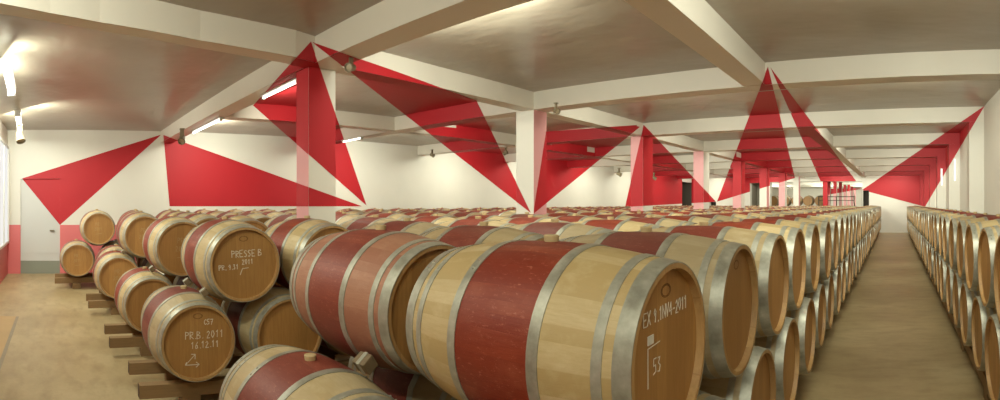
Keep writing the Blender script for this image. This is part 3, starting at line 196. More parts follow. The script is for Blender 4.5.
def head_wood(name, base, dark):
    m, nt, b = new_mat(name, .5)
    co = objco(nt); s = N(nt, 'ShaderNodeSeparateXYZ'); nt.links.new(co, s.inputs[0])
    info = N(nt, 'ShaderNodeObjectInfo').outputs['Random']
    a = math_(nt, 'MULTIPLY', math_(nt, 'ADD', s.outputs[1], .3), 13.0)
    cell = math_(nt, 'FLOOR', a); fr = math_(nt, 'FRACT', a)
    wn = N(nt, 'ShaderNodeTexWhiteNoise', noise_dimensions='2D')
    cv = N(nt, 'ShaderNodeCombineXYZ'); nt.links.new(cell, cv.inputs[0]); nt.links.new(math_(nt, 'MULTIPLY', info, 55.0), cv.inputs[1])
    nt.links.new(cv.outputs[0], wn.inputs['Vector'])
    cb = N(nt, 'ShaderNodeCombineXYZ'); nt.links.new(math_(nt, 'MULTIPLY', info, 23.0), cb.inputs[0]); nt.links.new(math_(nt, 'MULTIPLY', wn.outputs['Value'], 9.0), cb.inputs[2])
    off = N(nt, 'ShaderNodeVectorMath', operation='ADD'); nt.links.new(co, off.inputs[0]); nt.links.new(cb.outputs[0], off.inputs[1])
    grain = noise(nt, scalev(nt, off.outputs[0], (20, 22, 2)), 3.5, 6, .65)
    c = mixc(nt, wn.outputs['Value'], base, mixc(nt, .5, base, dark))
    c = mixc(nt, math_(nt, 'MULTIPLY', ramp(nt, grain, [(.4, (0, 0, 0, 1)), (.75, (1, 1, 1, 1))]), .55), c, dark)
    line = math_(nt, 'GREATER_THAN', math_(nt, 'ABSOLUTE', math_(nt, 'SUBTRACT', fr, .5)), .482)
    c = mixc(nt, math_(nt, 'MULTIPLY', line, .5), c, dark)
    hs = N(nt, 'ShaderNodeHueSaturation'); nt.links.new(c, hs.inputs['Color'])
    nt.links.new(math_(nt, 'MULTIPLY_ADD', info, .2, .9), hs.inputs['Value'])
    nt.links.new(hs.outputs[0], b.inputs['Base Color'])
    bump(nt, b, math_(nt, 'SUBTRACT', grain, math_(nt, 'MULTIPLY', line, 1.5)), .2, .003)
    return m
M['head'] = head_wood('oak_head', lin(178, 132, 74), lin(142, 98, 50))
M['rim'] = head_wood('oak_chime', lin(188, 150, 98), lin(150, 110, 64))

def steel():
    m, nt, b = new_mat('galvanised_hoop_steel', .45, .45)
    co = objco(nt); f = noise(nt, co, 14, 5, .6); g = noise(nt, scalev(nt, co, (60, 3, 3)), 4, 4)
    c = ramp(nt, f, [(.3, lin(150, 147, 132)), (.55, lin(178, 175, 160)), (.75, lin(200, 197, 184))])
    nt.links.new(c, b.inputs['Base Color'])
    nt.links.new(math_(nt, 'MULTIPLY_ADD', f, .3, .30), b.inputs['Roughness'])
    bump(nt, b, g, .06, .002); return m
M['steel'] = steel()

def simple(name, c, rough=.6, metal=0., var=.12, sc=8, stretch=(1, 1, 1)):
    m, nt, b = new_mat(name, rough, metal)
    f = noise(nt, scalev(nt, objco(nt), stretch), sc, 5)
    nt.links.new(mixc(nt, f, tuple(v*(1+var) for v in c[:3])+(1,), tuple(v*(1-var*1.6) for v in c[:3])+(1,)), b.inputs['Base Color'])
    return m
M['floor_edge'] = simple('floor_edge_concrete', lin(186, 156, 110), .6, var=.14, sc=1.6)
M['kerb_joint'] = simple('floor_joint', lin(150, 138, 116), .6)
M['rail'] = simple('rack_timber', lin(142, 112, 74), .7, var=.2, sc=5, stretch=(9, 1, 9))
M['rail_end'] = simple('rack_timber_end_grain', lin(84, 62, 42), .8)
M['chock'] = simple('chock_wood', lin(122, 102, 74), .7, var=.25, sc=14)
M['bung'] = simple('bung_wood', lin(194, 170, 126), .6, sc=20)
M['chalk'] = simple('chalk', lin(226, 216, 196), .95, var=.05)
M['faint_chalk'] = simple('faint_chalk', lin(186, 158, 112), .95, var=.05)
M['paper'] = simple('paper_tag', lin(220, 214, 200), .9, var=.03)
M['stamp'] = simple('burnt_stamp', lin(96, 60, 30), .8)
M['lamp_body'] = simple('lamp_housing', lin(206, 202, 194), .4, var=.03)
M['spot_body'] = simple('spot_housing', lin(136, 122, 98), .42, .3, var=.1)
M['spot_glass'] = simple('spot_lens', lin(190, 176, 150), .15, .2)
M['cable'] = simple('cable_jacket', lin(70, 60, 48), .6)
M['white_metal'] = simple('white_metal', lin(216, 212, 204), .4, var=.03)

def emit(name, c, s):
    m = bpy.data.materials.new(name); m.use_nodes = True; nt = m.node_tree; nt.nodes.clear()
    e = N(nt, 'ShaderNodeEmission'); e.inputs[0].default_value = c; e.inputs[1].default_value = s
    o = N(nt, 'ShaderNodeOutputMaterial'); nt.links.new(e.outputs[0], o.inputs[0]); return m
M['tube'] = emit('fluorescent_tube', (1, .96, .84, 1), 5)
M['dim_tube'] = emit('dim_tube', (1, .97, .88, 1), 1.6)
M['panel_glow'] = emit('glowing_pane', (1, .98, .94, 1), .9)  # added glow that brightens the front wall near the corner

# ----------------------------------------------------------------------------- mesh building
class MB:
    def __init__(s): s.v = []; s.f = []; s.m = []; s.s = []
    def face(s, pts, mat=0, smooth=False):
        i = len(s.v); s.v += [tuple(p) for p in pts]; s.f.append(tuple(range(i, i+len(pts)))); s.m.append(mat); s.s.append(smooth)
    def box(s, lo, hi, mat=0, rot=None, at=(0, 0, 0)):
        x0, y0, z0 = lo; x1, y1, z1 = hi
        P = [Vector(p) for p in ((x0, y0, z0), (x1, y0, z0), (x1, y1, z0), (x0, y1, z0), (x0, y0, z1), (x1, y0, z1), (x1, y1, z1), (x0, y1, z1))]
        if rot is not None: P = [rot @ p for p in P]
        P = [p+Vector(at) for p in P]; i = len(s.v); s.v += [tuple(p) for p in P]
        for f in ((0, 3, 2, 1), (4, 5, 6, 7), (0, 1, 5, 4), (1, 2, 6, 5), (2, 3, 7, 6), (3, 0, 4, 7)):
            s.f.append(tuple(i+k for k in f)); s.m.append(mat); s.s.append(False)
    def prism(s, plan, z0, z1, mat=0, mats=None):
        """upright prism on a plan polygon; mats: {edge index: material} for its side faces"""
        n = len(plan); a = sum(plan[k][0]*plan[(k+1) % n][1]-plan[(k+1) % n][0]*plan[k][1] for k in range(n))
        idx = list(range(n))
        i = len(s.v); s.v += [(p[0], p[1], z0) for p in plan]+[(p[0], p[1], z1) for p in plan]
        def add(f, m):
            s.f.append(f if a > 0 else f[::-1]); s.m.append(m); s.s.append(False)
        add(tuple(i+k for k in reversed(idx)), mat); add(tuple(i+n+k for k in idx), mat)
        for k in idx: add((i+k, i+(k+1) % n, i+n+(k+1) % n, i+n+k), (mats or {}).get(k, mat))
    def lathe(s, prof, n, mats, axis='x', closed=False, smooth=True):
        """prof: list of (x, r); mats: material per profile segment"""
        i = len(s.v)
        for x, r in prof:
            for k in range(n):
                t = math.tau*k/n; c, d = r*math.cos(t), r*math.sin(t)
                s.v.append((x, c, d) if axis == 'x' else (c, d, x) if axis == 'z' else (d, x, c))
        m = len(prof)
        for j in range(m if closed else m-1):
            q = (j+1) % m
            for k in range(n):
                l = (k+1) % n
                s.f.append((i+j*n+k, i+q*n+k, i+q*n+l, i+j*n+l)); s.m.append(mats[j] if isinstance(mats, (list, tuple)) else mats); s.s.append(smooth)
    def tube(s, pts, r, n=8, mat=0):
        pts = [Vector(p) for p in pts]; i = len(s.v)
        for k, p in enumerate(pts):
            d = (pts[min(k+1, len(pts)-1)]-pts[max(k-1, 0)]).normalized()
            u = d.cross(Vector((0, 0, 1)) if abs(d.z) < .9 else Vector((1, 0, 0))).normalized(); w = d.cross(u)
            for j in range(n):
                t = math.tau*j/n; s.v.append(tuple(p+u*(r*math.cos(t))+w*(r*math.sin(t))))
        for k in range(len(pts)-1):
            for j in range(n):
                l = (j+1) % n; s.f.append((i+k*n+j, i+k*n+l, i+(k+1)*n+l, i+(k+1)*n+j)); s.m.append(mat); s.s.append(True)
        s.f.append(tuple(i+j for j in reversed(range(n)))); s.m.append(mat); s.s.append(False)
        s.f.append(tuple(i+(len(pts)-1)*n+j for j in range(n))); s.m.append(mat); s.s.append(False)
    def mesh(s, name, mats, sharp=None):
        me = bpy.data.meshes.new(name); me.from_pydata(s.v, [], s.f)
        for k in mats: me.materials.append(M[k])
        me.polygons.foreach_set('material_index', s.m); me.polygons.foreach_set('use_smooth', s.s)
        me.update()
        if sharp: me.set_sharp_from_angle(angle=math.radians(sharp))
        return me

def link(name, me, parent=None, loc=(0, 0, 0), rot=(0, 0, 0)):
    o = bpy.data.objects.new(name, me); COL.objects.link(o); o.location = loc; o.rotation_euler = rot
    if parent: o.parent = parent
    return o

def tag(o, label=None, cat=None, group=None, kind=None):
    for k, v in (('label', label), ('category', cat), ('group', group), ('kind', kind)):
        if v: o[k] = v
    return o

def solid(o, width, seg=2):
    b = o.modifiers.new('bevel', 'BEVEL'); b.width = width; b.segments = seg; b.limit_method = 'ANGLE'; return o

def paint_on(owner, key):
    """red paint on a wall, beam or column: thin coats lying on its faces"""
    if key not in PAINT: return
    mb = MB()
    for p in PAINT[key]: mb.face(p)
    o = link('red_paint', mb.mesh('red_paint', ['red']), owner)
    o['label'] = 'flat red painted area'

def structure(name, mb, mats, key=None, label=None):
    o = link(name, mb.mesh(name, mats)); o['kind'] = 'structure'
    if label: o['label'] = label
    if key: paint_on(o, key)
    return o

def wall_strip(mb, pts, z0, z1, thick, side, mat=0):
    """a wall of real thickness on a plan polyline; side = +1/-1: which side of the line the thickness lies"""
    P = [Vector((p[0], p[1])) for p in pts]; out = []
    for k, p in enumerate(P):
        d = (P[min(k+1, len(P)-1)]-P[max(k-1, 0)]).normalized(); n = Vector((-d.y, d.x))*side; out.append(p+n*thick)
    for k in range(len(P)-1):
        mb.prism([P[k], P[k+1], out[k+1], out[k]], z0, z1, mat)

# ----------------------------------------------------------------------------- the room
sw = PLAN['WALL_SIDE']; d0, d1, dz = PLAN['DOOR']; far = PLAN['FAR']
mb = MB(); mb.box((-19, -2.2, -.3), (2.4, 66, 0)); structure('floor', mb, ['floor'])
mb = MB(); mb.box((-19, -2.2, CEIL), (2.4, 66, CEIL+.25)); structure('ceiling', mb, ['ceiling'], 'ceiling')

# side wall with the doorway
mb = MB()
lo = [p for p in sw if p[1] < d0[1]]+[d0]; hi = [d1]+[p for p in sw if p[1] > d1[1]]

wall_strip(mb, lo, 0, CEIL, .25, 1); wall_strip(mb, hi, 0, CEIL, .25, 1); wall_strip(mb, [d0, d1], dz, CEIL, .25, 1)
structure('wall_left', mb, ['wall_dado'], 'wall_side')
# door leaf set back in it
dm = MB(); e = Vector((d1[0]-d0[0], d1[1]-d0[1], 0)); ln = e.length; e.normalize(); nrm = Vector((e.y, -e.x, 0))
base = Vector((d0[0]-.05, d0[1], 0))
rot = Matrix((e, -nrm, (0, 0, 1))).transposed()
dm.box((-.02, 0, .30), (ln+.02, .05, dz), 0, rot, base)
dm.box((0.02, -.008, .30), (ln-.02, 0, .335), 0, rot, base); dm.box((.02, -.008, .47), (ln-.02, 0, .50), 0, rot, base)
door = structure('door_1', dm, ['door'], 'door')
dm = MB(); dm.box((-.02, -.004, 0), (ln+.02, .05, .30), 0, rot, base); k = link('kick_plate', dm.mesh('kick_plate', ['door_kick']), door); k['label'] = 'grey-green kick plate'
dm = MB()
for a, b_ in (((-.045, -.125, 0), (0, -.02, dz+.03)), ((ln, -.125, 0), (ln+.045, -.02, dz+.03)), ((-.045, -.125, dz), (ln+.045, -.02, dz+.03))):
    pass
dm.box((ln-.15, -.05, 1.0), (ln-.13, 0, 1.02), 0, rot, base); dm.box((ln-.24, -.055, .998), (ln-.13, -.035, 1.022), 0, rot, base)
link('door_handle', dm.mesh('door_handle', ['spot_body']), door)

# front wall (behind and left of the eye) with an added glowing panel brightening its corner
fy0 = -1.18
mb = MB(); mb.box((-12.4, fy0-.25, 0), (2.2, fy0, CEIL)); structure('wall_front', mb, ['wall_dado'])
mb = MB(); x0, x1, z0, z1 = -12.2, -10.3, .78, 2.9
for a, b_ in (((x0, fy0, z0-.05), (x1, fy0+.05, z0)), ((x0, fy0, z1), (x1, fy0+.05, z1+.05)), ((x0-.05, fy0, z0-.05), (x0, fy0+.05, z1+.05)), ((x1, fy0, z0-.05), (x1+.05, fy0+.05, z1+.05)), ((x0+.93, fy0, z0), (x0+.97, fy0+.045, z1))):
    mb.box(a, b_)
w = structure('glow_panel_1', mb, ['white_metal'])
mb = MB(); mb.box((x0, fy0+.005, z0), (x1, fy0+.015, z1)); link('pane', mb.mesh('pane', ['panel_glow']), w)
mb = MB(); mb.box((-7.7, fy0, -.01), (2.0, -.61, .004)); mb.box((-7.7, -.61, -.01), (2.0, -.57, .003), 1); structure('trim_1', mb, ['floor_edge', 'kerb_joint'])

# right wall with pilasters
mb = MB(); wr = [(1.6, -1.6)]+PLAN['WALL_RIGHT']; wall_strip(mb, wr, 0, CEIL, .3, -1); structure('wall_right', mb, ['wall'], 'wall_right')
for k, p in enumerate(PLAN['PIL']):
    mb = MB(); mb.prism(p, 1.45, BEAM); structure('pilaster_column', mb, ['wall'], 'pilaster%d' % k)

# far wall with its openings
mb = MB(); cur = far[0]
fd = Vector((far[1][0]-far[0][0], far[1][1]-far[0][1])).normalized()
for a, b_, z in PLAN['OPENINGS']:
    wall_strip(mb, [cur, a], 0, CEIL, .3, 1); wall_strip(mb, [a, b_], z, CEIL, .3, 1); cur = b_
wall_strip(mb, [cur, (far[1][0]+.3, far[1][1])], 0, CEIL, .3, 1)
structure('wall_back', mb, ['wall'], 'wall_far')
ops = PLAN['OPENINGS']
def recess(a, b_, z, depth, mat, name):
    m_ = MB(); off = Vector((-fd.y, fd.x))*depth
    A, B = Vector(a), Vector(b_)
    m_.prism([A+off, B+off, B+off*1.15, A+off*1.15], 0, z+.2)
    m_.prism([A+off*(.31/depth), A+off, A+off-fd*.1, A+off*(.31/depth)-fd*.1], 0, z+.2)
    m_.prism([B+off*(.31/depth), B+off, B+off+fd*.1, B+off*(.31/depth)+fd*.1], 0, z+.2)
    return structure(name, m_, [mat])
recess(*ops[0], .5, 'dark', 'door_3'); recess(*ops[1], 1.2, 'shaded_wall', 'wall_alcove'); recess(*ops[3], .6, 'dark', 'door_4')
mb = MB(); mb.box((-13.2, 29.3, 0), (-13.1, 31.3, CEIL)); mb.box((-13.1, 29.3, 0), (-12.64, 29.44, 2.93)); mb.box((-13.1, 31.0, 0), (-12.38, 31.3, CEIL)); structure('door_2', mb, ['dark'])
mb = MB(); mb.box((-12.63, 29.45, 2.93), (-12.38, 31.0, CEIL)); structure('wall_lintel', mb, ['wall'])

# hall beyond the wide opening
mb = MB(); wall_strip(mb, [(-12.5, 31.4), (-12.5, 64)], 0, CEIL, .3, 1); structure('wall_hall_left', mb, ['wall'])
mb = MB(); wall_strip(mb, [(-1.2, 30.9), (-1.2, 64)], 0, CEIL, .3, -1); structure('wall_hall_right', mb, ['wall'])
mb = MB(); mb.box((-12.6, 62, 0), (-1.1, 62.3, CEIL)); structure('wall_hall_back', mb, ['wall'], 'wall_hall_back')
for k, c in enumerate(PLAN['HALLC']):
    mb = MB(); mb.prism(c, 0, CEIL, 0, {0: 1}); structure('column', mb, ['wall', 'pink'], 'hallcol%d' % k)
for y in (36., 41., 46., 51.):
    mb = MB(); mb.box((-12.5, y, BEAM), (-1.2, y+.3, CEIL)); structure('ceiling_beam', mb, ['beam'])

# columns: the front face of each is painted pink (the second one: its side face)
for k, p in enumerate(PLAN['COLS']):
    mb = MB(); mb.prism(p, 0, BEAM, 0, {1: 1} if k in (1, 5, 7) else {0: 1}); structure('column', mb, ['wall', 'pink'], 'column%d' % k)
mb = MB(); mb.prism([(-4.05, 30.2), (-3.78, 30.17), (-3.78, 30.45), (-4.05, 30.48)], 0, 2.88); structure('column', mb, ['red'])
# beams
for k, (nr, fr) in enumerate(PLAN['TRANS']):
    mb = MB()
    for i in range(len(nr)-1): mb.prism([nr[i], nr[i+1], fr[i+1], fr[i]], BEAM, CEIL+.02)
    structure('ceiling_beam', mb, ['beam'], 'trans%d' % k)
for k, (nr, fr) in enumerate(PLAN['LONG']):
    mb = MB()
    for i in range(len(nr)-1): mb.prism([nr[i], nr[i+1], fr[i+1], fr[i]], BEAM+.006, CEIL+.02)
    structure('ceiling_beam', mb, ['beam'], 'long%d' % k)

# ----------------------------------------------------------------------------- barrels
L2 = .495; RB = .350
def rad(x): return RB-.057*(x/L2)**2*(1-.06*(x/L2)**2)
BAND = .16
def body_prof(steps):
    xs = sorted(set([round(-L2+2*L2*i/steps, 4) for i in range(steps+1)]+[-BAND, BAND]))
    return [(x, rad(x)) for x in xs]
def body_mesh(n, steps, mats, name):
    mb = MB(); pr = body_prof(steps)
    # inside of the chime, end grain, outside, end grain, inside of the chime
    ri = rad(L2)-.018
    full = [(-L2+.034, ri-.002), (-L2, ri)]+pr+[(L2, ri), (L2-.034, ri-.002)]
    ms = [2, 2]+[1 if (pr[i][0] >= -BAND-1e-4 and pr[i+1][0] <= BAND+1e-4) else 0 for i in range(len(pr)-1)]+[2, 2]
    mb.lathe(full, n, ms)
    return mb.mesh(name, mats, 40)
def head_mesh(n, name):
    mb = MB(); r = rad(L2)-.017; pts = [(L2-.030, r*math.cos(math.tau*k/n), r*math.sin(math.tau*k/n)) for k in range(n)]
    mb.face(pts); mb.face([(L2-.05, p[1], p[2]) for p in reversed(pts)])
    mb.lathe([(L2-.05, r), (L2-.030, r)], n, 0, smooth=False)
    return mb.mesh(name, ['head'])
HOOPS = [(.467, .028), (.392, .016), (.180, .020)]     # centre along the axis, half width
def hoop_mesh(xc, hw, n, name):
    mb = MB(); t = .0035
    a, b_ = xc-hw, xc+hw
    mb.lathe([(a, rad(a)-.002), (a, rad(a)+t), (xc, rad(xc)+t), (b_, rad(b_)+t), (b_, rad(b_)-.002)], n, 0)
    # the lap of the strap and its two rivets
    for th_ in (.9, ):
        for dt in (-.06, .06):
            th2 = th_+dt; rr = rad(xc)+t
            c = Vector((xc, rr*math.cos(th2), rr*math.sin(th2))); nn = Vector((0, math.cos(th2), math.sin(th2))); u = Vector((1, 0, 0)); w_ = nn.cross(u)
            ring = [c+u*(.007*math.cos(q))+w_*(.007*math.sin(q)) for q in [math.tau*j/8 for j in range(8)]]
            top = [c+nn*.005+(p-c)*.5 for p in ring]
            for j in range(8): mb.face([ring[j], ring[(j+1) % 8], top[(j+1) % 8], top[j]], 0, True)
            mb.face(top)
    return mb.mesh(name, ['steel'], 35)
def bung_mesh():
    mb = MB(); z = rad(0)
    mb.lathe([(z-.01, .026), (z+.020, .030), (z+.024, .026), (z+.024, .001)], 14, 0, axis='z'); return mb.mesh('bung', ['bung'], 40)
ME = {}
ME['body'] = body_mesh(56, 16, ['oak', 'oak_red', 'rim'], 'staves'); ME['body_pink'] = body_mesh(56, 16, ['oak_pink', 'oak_red', 'rim'], 'staves_wine_tinted')
ME['head'] = head_mesh(56, 'head'); ME['bung'] = bung_mesh()
for i, (xc, hw) in enumerate(HOOPS): ME['hoop%d' % i] = hoop_mesh(xc, hw, 56, 'hoop')

def low_mesh(n, steps, name, mb=None, at=None):
    """a whole barrel as one small mesh: staves, red band, hoops, heads and bung"""
    own = mb is None; mb = mb or MB(); v0 = len(mb.v)
    pr = body_prof(steps); ri = rad(L2)-.024
    full = [(-L2+.032, 0.001), (-L2+.032, ri), (-L2, ri)]+pr+[(L2, ri), (L2-.032, ri), (L2-.032, .001)]
    ms = [3, 2, 2]+[1 if (pr[i][0] >= -BAND-1e-4 and pr[i+1][0] <= BAND+1e-4) else 0 for i in range(len(pr)-1)]+[2, 2, 3]
    mb.lathe(full, n, ms)
    for s in (-1, 1):
        for xc, hw in HOOPS:
            a, b_ = sorted((s*(xc-hw), s*(xc+hw)))
            mb.lathe([(a, rad(a)+.005), (b_, rad(b_)+.005)], n, 4)
    mb.lathe([(rad(0)-.01, .026), (rad(0)+.018, .026), (rad(0)+.018, .001)], 6, 5, axis='z', smooth=False)
    if at is not None:
        for i in range(v0, len(mb.v)):
            p = mb.v[i]; mb.v[i] = (p[0]*at[3]+at[0], p[1]*at[3]+at[1], p[2]+at[2])
    return mb.mesh(name, LOWM, 40) if own else None
LOWM = ['oak', 'oak_red', 'rim', 'head', 'steel', 'bung']
ME['low'] = low_mesh(28, 8, 'barrel')

ORD = ['first', 'second', 'third', 'fourth', 'fifth', 'sixth', 'seventh', 'eighth', 'ninth', 'tenth', 'eleventh', 'twelfth', 'thirteenth', 'fourteenth',
       'fifteenth', 'sixteenth', 'seventeenth', 'eighteenth', 'nineteenth', 'twentieth']
TENS = {2: 'twenty', 3: 'thirty'}
def ordinal(n):
    if n <= 20: return ORD[n-1]
    t, u = divmod(n, 10)
    return {3: 'thirtieth', 4: 'fortieth'}[t] if u == 0 else TENS[t]+'-'+ORD[u-1]

PITCH = .78; ZLOW = .21+RB; ZTOP = ZLOW+.598
# rows counted from the aisle: centre x, first lower y, first upper y
ROWS = [(-1.185, 1.20, 1.59), (-2.345, 1.15, 1.62), (-3.38, 2.23, 2.62), (-4.495, 1.080, 1.468), (-5.995, .99, 1.33), (-7.03, 1.56, 1.95), (-8.15, .885, 1.268), (-9.25, .99, 1.38), (-10.57, .375, .775)]
def flare(k, y):
    """sideways shift of the left rows, to follow the bent plan and clear the columns"""
    a = (0, 0, 0, .09, -.22, -.32, -.45, -.6, -.95)[k]; t = min(max((y-1.0)/7, 0), 1); return a*t*(2-t)
YMAX = 28.9
spec = []      # dict per barrel
for k, (c, yl, yt) in enumerate(ROWS):
    n = int((YMAX-yt)/PITCH)
    for i in range(n+1):
        y = yt+PITCH*i
        spec.append(dict(row=k, tier=1, i=i, x=c+flare(k, y), y=y, z=ZTOP, sgn=1))
    for i in range(n+1 if k == 0 else (1 if k not in (3,) else 2)):
        y = yl+PITCH*i
        if k == 2: continue
        spec.append(dict(row=k, tier=0, i=i, x=c+flare(k, y)+(.1 if (k, i) == (1, 0) else 0), y=y, z=ZLOW, sgn=1))
for i in range(33):
    y = 2.87+.77*i
    if y > 28.6: break
    spec.append(dict(row='r', tier=0, i=i, x=.70+.40, y=y, z=ZLOW, sgn=-1))
    spec.append(dict(row='r', tier=1, i=i, x=.70+.40, y=y+.385, z=ZTOP, sgn=-1))
R2_ = random.Random(3)
for s in spec:
    s['d'] = math.hypot(s['x'], s['y']); s['jx'] = R2_.uniform(-.012, .012); s['roll'] = R2_.uniform(-.05, .05)
    s['key'] = s['d']*(1.0 if s['row'] in (0, 'r') else 1.25)
spec.sort(key=lambda s: s['key'])
single, rest = spec[:300], spec[300:]

def full_barrel(s, body='body'):
    o = link('wine_barrel', None)
    link('staves', ME[body], o); link('head', ME['head'], o); link('head', ME['head'], o, rot=(0, 0, math.pi))
    for i in range(3):
        link('hoop', ME['hoop%d' % i], o); link('hoop', ME['hoop%d' % i], o, rot=(0, 0, math.pi))
    link('bung', ME['bung'], o)
    return o

ROWNAME = ['in the aisle-side row', 'in the second row from the aisle', 'in the third row from the aisle', 'in the fourth row from the aisle',
           'in the fifth row from the aisle', 'in the sixth row from the aisle', 'in the seventh row from the aisle',
           'in the eighth row from the aisle', 'in the row nearest the side wall']
SPECIAL = {
 (0, 1, 0): 'big front oak barrel with chalked EX 9 2011 and a numeral 53 on its head',
 (1, 1, 0): 'wine-tinted reddish oak barrel lying front centre on the upper tier',
 (1, 0, 0): 'oak barrel at the bottom edge with a red band, below the reddish barrel',
 (3, 1, 0): 'upper oak barrel chalked PRESSE B on its tan head',
 (3, 0, 0): 'lower oak barrel chalked PR.B. 2011 and an arrow on its head',
 (3, 0, 1): 'shadowed lower barrel behind the PRESSE B barrel and above the front red-banded one',
 (4, 1, 0): 'upper barrel half hidden behind the PRESSE B barrel',
 (4, 0, 0): 'lower barrel half hidden behind the PR.B. 2011 barrel',
 (6, 1, 0): 'upper front barrel with red middle band in the third row from the white door',
 (6, 0, 0): 'lower front barrel on the rack third from the white door',
 (8, 1, 0): 'upper barrel nearest the door, its head faintly chalked, against the white wall',
 (8, 0, 0): 'lower barrel nearest the white door, in front of the pink dado',
}
barrels = {}
for s in single:
    nm = (s['row'], s['tier'], s['i'])
    if s['d'] < 11.5:
        o = full_barrel(s, 'body_pink' if nm == (1, 1, 0) else 'body')
    else:
        o = link('wine_barrel', ME['low'])
    o.location = (s['x']+s['jx'], s['y'], s['z'])
    o.rotation_euler = (s['roll'], 0, 0 if s['sgn'] > 0 else math.pi)
    if s['row'] == 'r': o.scale = (.84, 1, 1)
    if nm in ((4, 0, 0), (4, 1, 0)): o.scale = (.97,)*3
    s['obj'] = o; barrels[nm] = o
    tier = 'upper' if s['tier'] else 'lower'
    if nm in SPECIAL: lab = SPECIAL[nm]
    elif s['row'] == 'r': lab = '%s-tier oak barrel along the right wall, %s from the near end' % (tier, ordinal(s['i']+1))
    else: lab = '%s-tier oak barrel %s, %s from near end' % (tier, ROWNAME[s['row']], ordinal(s['i']+1))
    tag(o, lab, 'barrel', 'barrels stacked along the right wall' if s['row'] == 'r' else 'barrels in the rows left of the aisle')
for k, (c, yl, yt) in enumerate(ROWS):      # the tier hidden under the upper one
    for i in range(int((YMAX-yt)/PITCH)+1):
        y = yt-.39+PITCH*i
        if k == 0 or i == 0 or (k == 3 and i < 2): continue
        rest.append(dict(x=c+flare(k, y), y=y, z=ZLOW, sgn=1, row=k))
mb = MB()
for s in rest: low_mesh(16, 6, '', mb, (s['x'], s['y'], s['z'], s['sgn']*(.84 if s['row'] == 'r' else 1)))
o = link('packed_barrels', mb.mesh('packed_barrels', LOWM, 40)); tag(o, 'mass of oak barrels with red bands at the far end and beneath the upper tiers', 'barrels', None, 'stuff')

# ---- chalk marks on heads: hand-drawn strokes
GL = {'A': [[(0, 0), (.5, 1), (1, 0)], [(.2, .4), (.8, .4)]], 'B': [[(0, 0), (0, 1), (.6, .95), (.7, .75), (.1, .52), (.8, .4), (.8, .12), (0, 0)]],
 'C': [[(.9, .85), (.5, 1), (.1, .7), (.1, .3), (.5, 0), (.9, .15)]], 'E': [[(.8, 1), (0, 1), (0, 0), (.8, 0)], [(0, .5), (.6, .5)]],
 'N': [[(0, 0), (0, 1), (.8, 0), (.8, 1)]], 'P': [[(0, 0), (0, 1), (.7, .9), (.7, .6), (0, .48)]], 'R': [[(0, 0), (0, 1), (.7, .9), (.7, .6), (0, .48), (.8, 0)]],
 'S': [[(.8, .9), (.4, 1), (.1, .75), (.7, .35), (.5, .02), (.05, .1)]], 'V': [[(0, 1), (.4, 0), (.8, 1)]], 'X': [[(0, 0), (.8, 1)], [(0, 1), (.8, 0)]],
 '0': [[(.4, 0), (.05, .4), (.2, .95), (.55, .95), (.75, .5), (.4, 0)]], '1': [[(.15, .75), (.45, 1), (.4, 0)]], '2': [[(.1, .8), (.4, 1), (.7, .75), (.05, 0), (.8, .02)]],
 '3': [[(.1, .95), (.6, .95), (.3, .58), (.7, .4), (.5, .02), (.05, .08)]], '4': [[(.6, 0), (.6, 1), (0, .35), (.85, .35)]], '5': [[(.75, 1), (.15, 1), (.12, .55), (.6, .55), (.65, .15), (.05, .02)]],
 '6': [[(.65, 1), (.1, .4), (.2, .02), (.65, .1), (.6, .45), (.12, .4)]], '7': [[(.05, 1), (.75, 1), (.25, 0)], [(.2, .5), (.65, .5)]], '9': [[(.65, .7), (.35, .5), (.1, .75), (.4, 1), (.65, .75), (.45, 0)]],
 '.': [[(.3, 0), (.36, .06)]], '-': [[(.1, .45), (.7, .45)]]}
def chalk(o, lines, thick=.0032, adv=.66, mat='chalk'):
    """lines: (text or list of strokes, u, v, height): u to the reader's right, v up on the +x head"""
    x = L2-.0285; rr = random.Random(len(lines)+int(abs(o.location.y)*100))
    def stroke(mb, pts):
        P = [Vector((x, p[0]+rr.uniform(-.0012, .0012), p[1]+rr.uniform(-.0012, .0012))) for p in pts]
        for a, b_ in zip(P[:-1], P[1:]):
            d = (b_-a); l = d.length
            if l < 1e-5: continue
            d /= l; n = Vector((0, -d.z, d.y))*thick*rr.uniform(.7, 1.1)*.5; a2 = a-d*thick*.3; b2 = b_+d*thick*.3
            up = Vector((.0012, 0, 0))
            mb.face([a2-n, b2-n, b2-n+up, a2-n+up]); mb.face([a2+n+up, b2+n+up, b2+n, a2+n]); mb.face([a2-n+up, b2-n+up, b2+n+up, a2+n+up])
    for txt, u, v, h in lines:
        mb = MB()
        if isinstance(txt, list):
            for st in txt: stroke(mb, [(u+p[0]*h, v+p[1]*h) for p in st])
        else:
            cu = u
            for ch in txt:
                if ch == ' ': cu += h*.42; continue
                tilt = rr.uniform(-.05, .05)*h
                for st in GL[ch]: stroke(mb, [(cu+p[0]*h*.6, v+p[1]*h+tilt) for p in st])
                cu += h*(.36 if ch == '.' else adv)
        c = link('chalk_writing', mb.mesh('chalk_writing', [mat]), o); c['label'] = 'white chalk marks'
ARROW = [[(0, .0), (.9, .9)], [(.55, .95), (.92, .92), (.9, .5)], [(0, 0), (1.3, -.02)], [(1.0, .2), (1.3, -.02), (1.0, -.25)], [(.1, .25), (0, 0)]]
def has(*k): return barrels.get(k)
b0 = has(0, 1, 0)
chalk(b0, [('EX 9.1NV4-2011', -.165, .118, .042), ('53', -.10, -.045, .05), ([[(0, 0), (0, 1), (.7, 1.05)]], -.135, -.075, .12)], .0042, .62)
